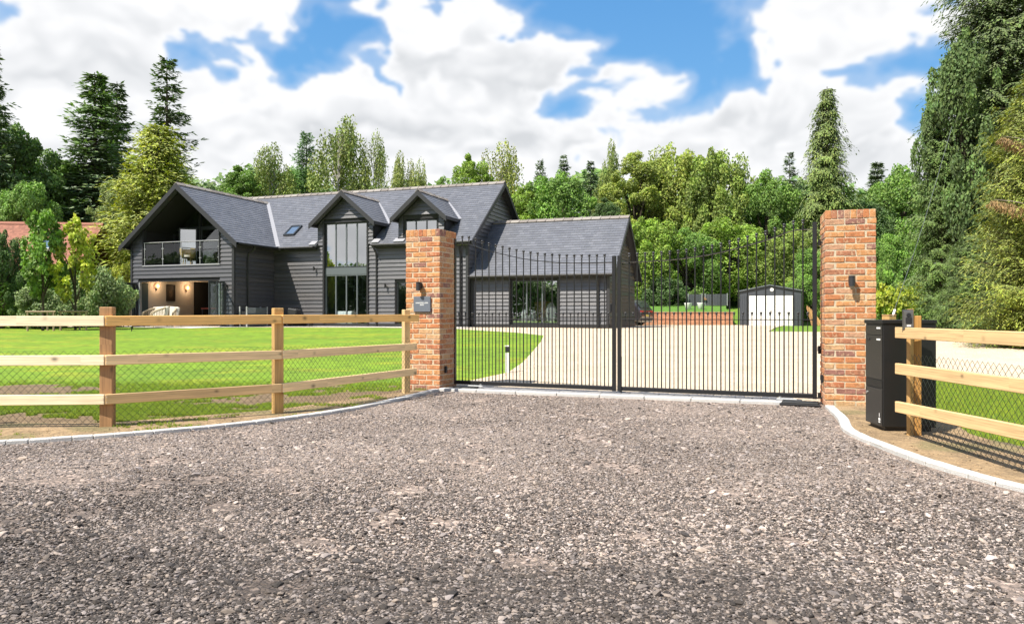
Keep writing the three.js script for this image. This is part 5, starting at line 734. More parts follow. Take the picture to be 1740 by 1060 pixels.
{ // metal shed
  const t = thing('metal_shed', 'dark grey metal shed with a white roller door', 'shed', [12.95, lie(43) - 0.03, -43], -0.4), m = std([0.055, 0.062, 0.075], 0.45), W = 3.28, D = 4.6, E = 1.95, A = 2.27;
  add('wall', merge([cbox(0.5, E, 0.05, 0.25, E / 2, 0), cbox(0.4, E, 0.05, W - 0.2, E / 2, 0), cbox(0.05, E, D, 0.025, E / 2, -D / 2), cbox(0.05, E, D, W - 0.025, E / 2, -D / 2), cbox(W, E, 0.05, W / 2, E / 2, -D)]), m, t);
  add('gable', boxUV(hexa([V(0, E - 0.23, 0.02), V(W, E - 0.23, 0.02), V(W, E - 0.23, -0.05), V(0, E - 0.23, -0.05), V(W / 2 - 1.55, E + 0.02, 0.02), V(W / 2 + 1.55, E + 0.02, 0.02), V(W / 2 + 1.55, E + 0.02, -0.05), V(W / 2 - 1.55, E + 0.02, -0.05)])), m, t); add('gable', boxUV(hexa([V(0.05, E, 0.019), V(W - 0.05, E, 0.019), V(W - 0.05, E, -0.05), V(0.05, E, -0.05), V(W / 2 - 0.02, A - 0.03, 0.019), V(W / 2 + 0.02, A - 0.03, 0.019), V(W / 2 + 0.02, A - 0.03, -0.05), V(W / 2 - 0.02, A - 0.03, -0.05)])), m, t);
  for (const s of [0, 1]) { const x0 = s ? W + 0.1 : -0.1; add('roof', boxUV(hexa([V(x0, E - 0.02, 0.12), V(W / 2, A, 0.12), V(W / 2, A, -D - 0.1), V(x0, E - 0.02, -D - 0.1), V(x0, E + 0.03, 0.12), V(W / 2, A + 0.05, 0.12), V(W / 2, A + 0.05, -D - 0.1), V(x0, E + 0.03, -D - 0.1)])), std([0.14, 0.16, 0.175], 0.4), t); }
  for (const x of [0.04, 0.14, 0.24, 0.34, 0.44, W - 0.04, W - 0.14, W - 0.24, W - 0.34]) add('rib', cbox(0.035, E - 0.24, 0.02, x, (E - 0.24) / 2, 0.034), m, t); for (let i = 0; i < 20; i++) add('rib', cbox(0.02, E - 0.02, 0.04, -0.009, E / 2 - 0.02, -0.15 - i * 0.22), m, t);
  const dw = W - 0.92, d = add('roller_door', cbox(dw, 1.7, 0.03, 0.5 + dw / 2, 0.85, -0.01), M.white, t); const sl = cbox(dw - 0.02, 0.068, 0.012, 0.5 + dw / 2, 0, 0.011, 0.003); for (let i = 0; i < 22; i++) add('slat', sl, M.white, d).position.y = 0.05 + i * 0.0755; add('handle', cbox(0.12, 0.03, 0.02, 0.5 + dw / 2, 0.83, 0.028), M.frame, d);
  add('door_frame', merge([cbox(0.05, 1.74, 0.04, 0.475, 0.87, 0.035), cbox(0.05, 1.74, 0.04, W - 0.395, 0.87, 0.035)]), m, t);
  add('round_sign', new THREE.CylinderGeometry(0.1, 0.1, 0.02, 24).rotateX(Math.PI / 2).translate(W / 2 + 0.1, 2.03, 0.04), M.white, t);
}
{ const t = thing('leaning_planks', 'brown planks leaning on the right side of the shed', 'planks', [16.22, lie(41.8), -41.75], -0.4); for (let i = 0; i < 4; i++) add('plank', bar(V(0.05 + i * 0.09, 1.1 - i * 0.1, -0.3), V(0.35 + i * 0.17, 0, 0.05 * i), 0.12, 0.03), M.post[i % 2], t); }
{ // low curved screen on the bank
  const Y = (d) => mix(1.3, 2.32, (d - 44.3) / 15.7), t = thing('garden_screen', 'low dark grey corrugated screen standing on the raised lawn', 'screen', [12.0, Y(51.5), -51.5], -0.1), m = std([0.075, 0.08, 0.09], 0.5);
  const pan = cbox(0.1, 0.78, 0.04, 0, 0.39, 0, 0.015); for (let i = 0; i < 9; i++) add('panel', pan, m, t).position.set(0.05 + i * 0.1, 0, 0); for (let i = 0; i < 14; i++) { const a = i / 13 * 1.3; const q = add('panel', pan, m, t); q.position.set(1.2 + i * 0.1, 0, 0.45 * Math.sin(a) - 0.2); q.rotation.y = -0.5 + a * 0.6; } for (const x of [0, 0.92, 1.16, 2.56]) add('post', cbox(0.06, 0.84, 0.06, x, 0.42, x > 1 ? -0.18 + (x > 2 ? 0.42 : 0) : 0.01), M.galv, t);
  add('firewood_stack', merge([0, 1, 2, 3, 4].map((i) => cyl(0.06, 0.06, 0.3, 0, 0, 0, 8).rotateX(Math.PI / 2).translate(0.98 + (i % 3) * 0.1, 0.45 + Math.floor(i / 3) * 0.1, -0.2))), M.post[0], t);
  for (const [x, d, l] of [[11.0, 47.2, 'white garden pot with a small plant in front of the grey screen, left'], [11.85, 47.4, 'white garden pot with a bright fern in front of the grey screen, right']]) { const p = thing('garden_pot', l, 'plant pot', [x, Y(d), -d], 0, 'white pots on the raised lawn'); add('pot', new THREE.LatheGeometry([[0, 0], [0.17, 0], [0.23, 0.36], [0.25, 0.4], [0.21, 0.4], [0.2, 0.34], [0, 0.33]].map(([a, b]) => new THREE.Vector2(a, b)), 20), M.white, p); }
}
{ // neighbour
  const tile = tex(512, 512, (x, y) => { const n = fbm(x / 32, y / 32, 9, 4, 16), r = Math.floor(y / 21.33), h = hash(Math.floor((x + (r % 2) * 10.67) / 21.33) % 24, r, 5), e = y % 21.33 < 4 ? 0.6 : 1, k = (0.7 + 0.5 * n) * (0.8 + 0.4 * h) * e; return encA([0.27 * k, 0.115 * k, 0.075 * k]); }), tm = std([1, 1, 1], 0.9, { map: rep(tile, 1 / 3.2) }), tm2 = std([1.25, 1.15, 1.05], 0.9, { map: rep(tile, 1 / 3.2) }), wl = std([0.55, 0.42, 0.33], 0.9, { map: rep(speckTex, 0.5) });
  const t = thing('neighbour_house', 'house with red tiled roofs half hidden behind the shrubs', 'house', [-38, lie(48), -48], 0.12), q = (a) => boxUV(hexa(a.map((p) => V(...p))));
  add('wall', merge([q([[0, 0, 3.6], [11, 0, 3.6], [11, 0, -3.6], [0, 0, -3.6], [0, 3.0, 3.6], [11, 3.0, 3.6], [11, 3.0, -3.6], [0, 3.0, -3.6]]), q([[3.4, 0, 7], [6.8, 0, 7], [6.8, 0, 3.6], [3.4, 0, 3.6], [3.4, 2.6, 7], [6.8, 2.6, 7], [6.8, 2.6, 3.6], [3.4, 2.6, 3.6]])]), wl, t);
  add('roof', q([[-0.4, 2.8, 4], [11.4, 2.8, 4], [11.4, 5.9, 0], [-0.4, 5.9, 0], [-0.4, 2.95, 4], [11.4, 2.95, 4], [11.4, 6.05, 0], [-0.4, 6.05, 0]]), tm, t); add('roof', q([[-0.4, 2.8, -4], [11.4, 2.8, -4], [11.4, 5.9, 0], [-0.4, 5.9, 0], [-0.4, 2.95, -4], [11.4, 2.95, -4], [11.4, 6.05, 0], [-0.4, 6.05, 0]]), tm, t);
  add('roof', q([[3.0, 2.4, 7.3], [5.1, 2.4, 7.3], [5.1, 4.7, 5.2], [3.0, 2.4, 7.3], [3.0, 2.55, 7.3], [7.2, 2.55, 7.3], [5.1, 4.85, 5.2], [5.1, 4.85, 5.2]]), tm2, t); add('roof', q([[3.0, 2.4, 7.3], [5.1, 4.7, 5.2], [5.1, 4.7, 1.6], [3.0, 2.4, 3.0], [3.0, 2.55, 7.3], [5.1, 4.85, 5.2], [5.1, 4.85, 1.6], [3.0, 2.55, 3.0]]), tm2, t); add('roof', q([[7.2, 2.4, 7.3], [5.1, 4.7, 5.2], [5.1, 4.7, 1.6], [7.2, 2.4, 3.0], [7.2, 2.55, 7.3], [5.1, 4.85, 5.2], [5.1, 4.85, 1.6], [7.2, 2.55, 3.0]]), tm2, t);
  add('ridge_capping', q([[-0.4, 6.0, 0.14], [11.4, 6.0, 0.14], [11.4, 6.0, -0.14], [-0.4, 6.0, -0.14], [-0.4, 6.16, 0.04], [11.4, 6.16, 0.04], [11.4, 6.16, -0.04], [-0.4, 6.16, -0.04]]), std([0.3, 0.13, 0.09], 0.9), t);
  const rl = add('roof_light', q([[8.6, 4.1, 2.55], [9.5, 4.1, 2.55], [9.5, 4.75, 1.75], [8.6, 4.75, 1.75], [8.6, 4.25, 2.6], [9.5, 4.25, 2.6], [9.5, 4.9, 1.8], [8.6, 4.9, 1.8]]), M.white, t); add('pane', q([[8.68, 4.28, 2.54], [9.42, 4.28, 2.54], [9.42, 4.84, 1.88], [8.68, 4.84, 1.88], [8.68, 4.3, 2.57], [9.42, 4.3, 2.57], [9.42, 4.86, 1.91], [8.68, 4.86, 1.91]]), std([0.1, 0.16, 0.2], 0.05), rl);
  for (const x of [1.4, 8.6]) { const w = add('window', q([[x, 0.9, 3.6], [x + 1.1, 0.9, 3.6], [x + 1.1, 0.9, 3.66], [x, 0.9, 3.66], [x, 2.2, 3.6], [x + 1.1, 2.2, 3.6], [x + 1.1, 2.2, 3.66], [x, 2.2, 3.66]]), M.white, t); add('pane', q([[x + 0.1, 1, 3.67], [x + 1, 1, 3.67], [x + 1, 1, 3.675], [x + 0.1, 1, 3.675], [x + 0.1, 2.1, 3.67], [x + 1, 2.1, 3.67], [x + 1, 2.1, 3.675], [x + 0.1, 2.1, 3.675]]), std([0.04, 0.05, 0.06], 0.05), w); }
}

// ---------------------------------------------------------------- trees and shrubs
const TINT = {
  firDark: [0.05, 0.094, 0.034], fir: [0.07, 0.135, 0.04], firGreen: [0.045, 0.12, 0.028], gold: [0.175, 0.225, 0.014], leafDark: [0.068, 0.14, 0.03], leafMid: [0.1, 0.2, 0.036], leafGreen: [0.1, 0.205, 0.035],
  leafPale: [0.14, 0.2, 0.08], leafDeep: [0.052, 0.11, 0.032], leafLime: [0.145, 0.25, 0.03], leafGold: [0.17, 0.235, 0.046], leafOlive: [0.135, 0.21, 0.04], leafYellow: [0.24, 0.31, 0.035], birch: [0.13, 0.185, 0.055], birchPale: [0.155, 0.205, 0.075], birchGold: [0.175, 0.225, 0.06],
  cedar: [0.09, 0.14, 0.035], cypress: [0.05, 0.088, 0.016], cypressSoft: [0.064, 0.118, 0.022], cypressGold: [0.125, 0.165, 0.018], maple: [0.066, 0.125, 0.04], silver: [0.13, 0.2, 0.105],
};
const leafMats = {};
const leafMat = (k) => leafMats[k] ??= phys(TINT[k].map((v, i) => v * [1.85, 1.7, 1.15][i]), 0.8, { vertexColors: true, transmission: 0.36 });
class Leaves {                                         // collects small folded leaf faces
  constructor() { this.p = []; this.c = []; }
  leaf(o, dir, n, len, wid, col) {                     // o base, dir along the leaf, n its face
    const s = V().crossVectors(dir, n).normalize().multiplyScalar(wid / 2), m = o.clone().addScaledVector(dir, len * 0.45).addScaledVector(n, -wid * 0.14), tip = o.clone().addScaledVector(dir, len), a = m.clone().add(s).addScaledVector(n, wid * 0.2), b = m.clone().sub(s).addScaledVector(n, wid * 0.2);
    for (const q of [o, a, tip, o, tip, b]) this.p.push(q.x, q.y, q.z); for (let i = 0; i < 6; i++) this.c.push(col[0], col[1], col[2]);
  }
  build() { const g = new THREE.BufferGeometry(); g.setAttribute('position', new THREE.BufferAttribute(new Float32Array(this.p), 3)); g.setAttribute('color', new THREE.BufferAttribute(new Float32Array(this.c), 3)); g.computeVertexNormals(); return g; }
}
const tone = (r, k, w = 0.25) => { const v = k * (1 - w + 2 * w * r()), y = 0.88 + 0.3 * r(); return [v * y, v, v * (1.25 - y * 0.3)]; };
const limb = (a, b, r0, r1, bend = 0.1, rr = null) => { const m = a.clone().lerp(b, 0.5); if (rr) m.add(V((rr() - 0.5) * bend, bend * 0.4, (rr() - 0.5) * bend)); const g = new THREE.TubeGeometry(new THREE.CatmullRomCurve3([a, m, b]), 5, 1, 6).toNonIndexed(), p = g.attributes.position, d = b.clone().sub(a), l2 = d.lengthSq(), q = V(); for (let i = 0; i < p.count; i++) { q.fromBufferAttribute(p, i); const t = clamp(q.clone().sub(a).dot(d) / l2), c = t < 0.5 ? a.clone().lerp(m, t * 2) : m.clone().lerp(b, t * 2 - 1); q.sub(c).multiplyScalar(mix(r0, r1, t)).add(c); p.setXYZ(i, q.x, q.y, q.z); } g.computeVertexNormals(); return g; };
const ball = (r) => { const z = r() * 2 - 1, a = r() * 6.2832, k = Math.sqrt(1 - z * z); return V(k * Math.cos(a), z, k * Math.sin(a)); };

// every builder works at height 1, crown radius 1, and is scaled to the tree
function broadTree(seed, n, leaf, low = 0.12, nClump = 52, asp = 2.6) {
  const r = rng(seed), lv = new Leaves(), wood = [], clumps = [];
  wood.push(limb(V(0, 0, 0), V((r() - 0.5) * 0.1, 0.75, (r() - 0.5) * 0.1), 0.07, 0.02, 0.06, r));
  for (let i = 0; i < nClump; i++) {
    const t = low + (0.94 - low) * Math.pow((i + r()) / nClump, 0.9), prof = Math.pow(Math.sin(Math.PI * clamp((t - low * 0.4) / (1.04 - low * 0.4)) ** 0.8), 0.6), a = r() * 6.2832, q = prof * (0.2 + 0.72 * Math.sqrt(r())), cr = (0.1 + 0.2 * r()) * (0.65 + 0.5 * prof);
    clumps.push([V(Math.cos(a) * q, t, Math.sin(a) * q), cr, 0.72 + 0.5 * r()]); if (i % 3 === 0) wood.push(limb(V(0, Math.max(0.05, t * 0.55), 0), V(Math.cos(a) * q * 0.8, t - 0.02, Math.sin(a) * q * 0.8), 0.03, 0.008, 0.1, r));
  }
  for (let i = 0; i < 16; i++) { const a = r() * 6.2832, e = 0.35 + 0.62 * r(), q = Math.pow(Math.sin(Math.PI * clamp(e)), 0.6) * (0.8 + 0.3 * r()); clumps.push([V(Math.cos(a) * q * (e > 0.85 ? 0.4 : 1), Math.min(1.0, e + 0.06), Math.sin(a) * q * (e > 0.85 ? 0.4 : 1)), 0.07 + 0.06 * r(), 0.85 + 0.5 * r(), 0.35]); }
  const per = Math.ceil(n / nClump), up = V(0, 1, 0);
  for (const [c, cr, k, part = 1] of clumps) for (let i = 0; i < per * part; i++) {
    const d = ball(r), rad = cr * (0.55 + 0.5 * Math.cbrt(r())) * (0.75 + 0.5 * fbm3(d.x * 2 + c.x * 9, d.y * 2 + c.y * 9, d.z * 2, 5, 2)), o = V(c.x + d.x * rad, c.y + d.y * rad / asp * 1.15, c.z + d.z * rad); if (o.y < 0.015) continue;
    const nn = d.clone().multiplyScalar(0.8).add(ball(r)).addScaledVector(up, 0.35).normalize(), dir = ball(r).addScaledVector(up, -0.25).cross(nn).normalize(), s = leaf * (0.6 + 0.8 * r());
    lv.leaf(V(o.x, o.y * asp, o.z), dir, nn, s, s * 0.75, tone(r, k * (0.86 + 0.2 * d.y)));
  }
  const g = lv.build(); g.scale(1, 1 / asp, 1); return { crown: g, trunk: merge(wood) };
}
function conifer(seed, { whorls = 40, perW = 8, droop = 0.25, tip = 0.14, asp = 5, power = 0.75, base = 0.06, sparse = 0, leaf = 0.085, w = 0.34, bl = 0.3, dens = 9, drop = 0.25, hang = 0.1, lo = 0.42, rough = 0.6 }) {
  const r = rng(seed), lv = new Leaves(), wood = [limb(V(0, 0, 0), V(0, asp * 0.985, 0), 0.085, 0.006, 0.02, r)], up = V(0, 1, 0), side = V(), dir = V(), q = V(), ld = V(), nn = V(), lobe = r() * 9;
  for (let k = 0; k < whorls; k++) {
    const t = base + (0.985 - base) * Math.pow((k + 0.8 * r()) / whorls, 0.92), k0 = 0.85 + 0.3 * r();
    for (let b = 0; b < perW; b++) {
      if (r() < sparse) continue;
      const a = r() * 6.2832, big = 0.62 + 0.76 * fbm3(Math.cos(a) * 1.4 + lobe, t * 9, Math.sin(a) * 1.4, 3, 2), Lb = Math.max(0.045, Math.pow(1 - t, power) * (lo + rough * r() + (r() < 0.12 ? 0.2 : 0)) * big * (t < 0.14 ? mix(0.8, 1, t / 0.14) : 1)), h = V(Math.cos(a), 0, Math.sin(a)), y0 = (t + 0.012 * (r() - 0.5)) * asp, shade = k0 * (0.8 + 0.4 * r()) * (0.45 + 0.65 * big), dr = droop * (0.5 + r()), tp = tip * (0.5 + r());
      const at = (s) => V(h.x * Lb * s, y0 + Lb * (0.1 * s - dr * s * s + tp * s * s * s * 2), h.z * Lb * s);
      if (b % 2 === 0 && Lb > 0.2) wood.push(limb(V(0, y0, 0), at(0.9), 0.012, 0.003, 0, null));
      const n = Math.max(2, Math.round(dens * (0.25 + Lb)));
      for (let i = 0; i < n; i++) {
        const s = 0.14 + 0.86 * (i + r()) / n, p = at(s), f = at(Math.min(1.04, s + 0.06)).sub(at(s - 0.06)).normalize(); side.crossVectors(f, up).normalize();
        for (const sg of i === n - 1 ? [-1, 1, 0] : [-1, 1]) {
          const B = bl * (0.3 + 0.75 * Lb) * (1 - 0.45 * s) * (0.6 + 0.8 * r()), m = Math.max(2, Math.round(B / (leaf * 0.5)));
          dir.copy(f).multiplyScalar(0.7).addScaledVector(side, sg * (0.6 + 0.5 * r())).addScaledVector(up, -drop * (0.2 + 1.3 * r()) + 0.06).normalize();
          for (let j = 0; j < m; j++) {
            const g = (j + 0.6 * r()) / m; q.copy(p).addScaledVector(dir, B * g).addScaledVector(up, -hang * B * g * g * 2);
            ld.copy(dir).addScaledVector(side, (j % 2 ? 0.75 : -0.75) * (0.4 + 0.8 * r())).addScaledVector(up, -hang * (0.4 + g) * 1.6 + (r() - 0.5) * 0.35).normalize();
            nn.set(h.x * 0.4 + (r() - 0.5) * 0.9, 1, h.z * 0.4 + (r() - 0.5) * 0.9); nn.addScaledVector(ld, -nn.dot(ld)).normalize();
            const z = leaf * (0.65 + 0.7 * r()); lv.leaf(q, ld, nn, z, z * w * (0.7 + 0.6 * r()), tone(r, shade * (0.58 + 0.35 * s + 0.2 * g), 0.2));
          }
        }
      }
    }
  }
  const g = lv.build(); g.scale(1, 1 / asp, 1); const tr = merge(wood); tr.scale(1, 1 / asp, 1); return { crown: g, trunk: tr };
}
function birchTree(seed, strands, asp = 3.6) {
  const r = rng(seed), lv = new Leaves(), wood = [limb(V(0, 0, 0), V(0.08, asp * 0.95, 0.05), 0.05, 0.006, 0.2, r)], up = V(0, 1, 0), heads = [];
  for (let i = 0; i < 26; i++) { const t = 0.3 + 0.68 * (i + r()) / 26, q = Math.pow(Math.sin(Math.PI * clamp((t - 0.1) / 0.95)), 0.7) * (0.35 + 0.6 * r()), a = r() * 6.2832, e = V(Math.cos(a) * q, t * asp, Math.sin(a) * q); heads.push([e, 0.75 + 0.5 * r()]); wood.push(limb(V(0, (t - 0.14) * asp, 0), e, 0.016, 0.004, 0.2, r)); }
  for (let i = 0; i < strands; i++) {
    const [e, k] = heads[Math.floor(r() * heads.length)], b = ball(r), o = V(e.x + b.x * 0.26, e.y + b.y * 0.3, e.z + b.z * 0.26), Ls = (0.25 + 0.65 * r()) * (0.6 + 0.4 * r()), n = Math.round(16 * Ls + 4), sw = ball(r).multiplyScalar(0.1);
    for (let j = 0; j < n; j++) { const s = j / n, p = o.clone().addScaledVector(up, -s * Ls).addScaledVector(sw, Math.sin(s * 2)).add(ball(r).multiplyScalar(0.035)); if (p.y < 0.1) break; const nn = ball(r).addScaledVector(up, 0.3).normalize(), dir = ball(r).addScaledVector(up, -0.9); dir.addScaledVector(nn, -dir.dot(nn)).normalize(); const z = 0.045 * (0.7 + 0.7 * r()); lv.leaf(p, dir, nn, z * 1.25, z, tone(r, k, 0.3)); }
  }
  const g = lv.build(); g.scale(1, 1 / asp, 1); const tr = merge(wood); tr.scale(1, 1 / asp, 1); return { crown: g, trunk: tr };
}
const lazy = (list) => { const made = {}; return (v) => made[v] ??= list[v % list.length](); };
const KIND = {
  fir: lazy([() => conifer(301, { perW: 10, asp: 4.4, droop: 0.3, leaf: 0.1, w: 0.38 }), () => conifer(302, { whorls: 44, perW: 12, droop: 0.26, tip: 0.18, asp: 4.4, power: 0.7, leaf: 0.1, w: 0.38 }), () => conifer(303, { whorls: 40, perW: 10, sparse: 0.1, asp: 5, droop: 0.32, leaf: 0.1, w: 0.38 }), () => conifer(304, { whorls: 34, perW: 9, sparse: 0.2, asp: 5.2, droop: 0.2, tip: 0.16, power: 0.66, lo: 0.38, rough: 0.75, leaf: 0.1, w: 0.4 }), () => conifer(305, { whorls: 44, perW: 9, asp: 4.2, power: 0.6, droop: 0.1, tip: 0.2 })]),
  gold: lazy([() => conifer(311, { whorls: 52, perW: 12, asp: 2.7, power: 0.62, droop: 0.0, tip: 0.14, leaf: 0.06, w: 0.36, bl: 0.32, drop: 0.4, hang: 0.22, base: 0.02, dens: 11, lo: 0.5, rough: 0.55 })]),
  cedar: lazy([() => conifer(321, { whorls: 66, perW: 10, asp: 4.4, power: 0.7, droop: 0.5, tip: 0.12, leaf: 0.055, w: 0.38, bl: 0.36, drop: 0.5, hang: 0.28, base: 0.04, dens: 9, lo: 0.38, rough: 0.6 })]),
  cypress: lazy([() => conifer(331, { whorls: 100, perW: 11, asp: 6.0, power: 0.3, droop: 0.2, tip: 0.05, leaf: 0.052, w: 0.36, bl: 0.34, drop: 0.42, hang: 0.26, base: 0.005, dens: 10, lo: 0.5, rough: 0.5 }), () => conifer(332, { whorls: 64, perW: 11, asp: 5.5, power: 0.5, droop: 0.15, tip: 0.05, leaf: 0.058, w: 0.36, bl: 0.34, drop: 0.4, hang: 0.25, base: 0.005, dens: 9, lo: 0.45 }), () => conifer(333, { whorls: 74, perW: 13, asp: 3.4, power: 0.45, droop: 0.12, tip: 0.1, leaf: 0.042, w: 0.34, bl: 0.3, drop: 0.38, hang: 0.24, base: 0.003, dens: 12, lo: 0.5, rough: 0.5 })]),
  broad: lazy([() => broadTree(341, 34000, 0.047), () => broadTree(342, 34000, 0.047, 0.1, 66), () => broadTree(343, 34000, 0.047, 0.08, 50, 2.3), () => broadTree(344, 42000, 0.055, 0.3, 76, 5), () => broadTree(345, 42000, 0.055, 0.26, 84, 5), () => broadTree(346, 42000, 0.055, 0.34, 70, 5.6)]),
  maple: lazy([() => broadTree(351, 30000, 0.055, 0.3, 60, 3.6)]),
  shrub: lazy([() => broadTree(361, 13000, 0.062, 0.05, 26, 1.3), () => broadTree(362, 13000, 0.062, 0.05, 30, 1.5), () => broadTree(363, 13000, 0.062, 0.05, 24, 1.2)]),
  birch: lazy([() => birchTree(371, 1300), () => birchTree(372, 1500), () => birchTree(373, 1100, 4.4)]),
  young: lazy([() => broadTree(381, 4200, 0.15, 0.3, 22, 4.2), () => broadTree(382, 2600, 0.15, 0.3, 20, 4.2)]),
  lime: lazy([() => broadTree(391, 900, 0.3, 0.5, 9, 2.6), () => broadTree(392, 900, 0.3, 0.5, 9, 2.6)]),
};
const NAMES = { fir: 'fir_tree', gold: 'golden_conifer', cedar: 'cedar_tree', cypress: 'cypress_tree', broad: 'broadleaf_tree', maple: 'maple_tree', shrub: 'shrub', birch: 'birch_tree', young: 'young_tree', lime: 'hedge_tree' };
const CATS = { fir: 'fir tree', gold: 'conifer', cedar: 'cedar', cypress: 'cypress', broad: 'tree', maple: 'maple', shrub: 'shrub', birch: 'birch', young: 'young tree', lime: 'small tree' };
const rT = rng(77);
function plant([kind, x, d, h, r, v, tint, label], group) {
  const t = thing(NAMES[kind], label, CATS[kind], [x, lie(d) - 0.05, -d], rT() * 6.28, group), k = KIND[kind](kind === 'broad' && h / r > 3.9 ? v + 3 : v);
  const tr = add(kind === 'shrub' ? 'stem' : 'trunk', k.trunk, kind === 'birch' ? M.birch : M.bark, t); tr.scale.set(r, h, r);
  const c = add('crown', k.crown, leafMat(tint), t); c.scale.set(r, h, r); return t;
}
const GROUP = { fir: 'firs and spruces of the wood', broad: 'broadleaf trees of the wood', birch: 'birches of the wood', cypress: 'cypresses at the right' };
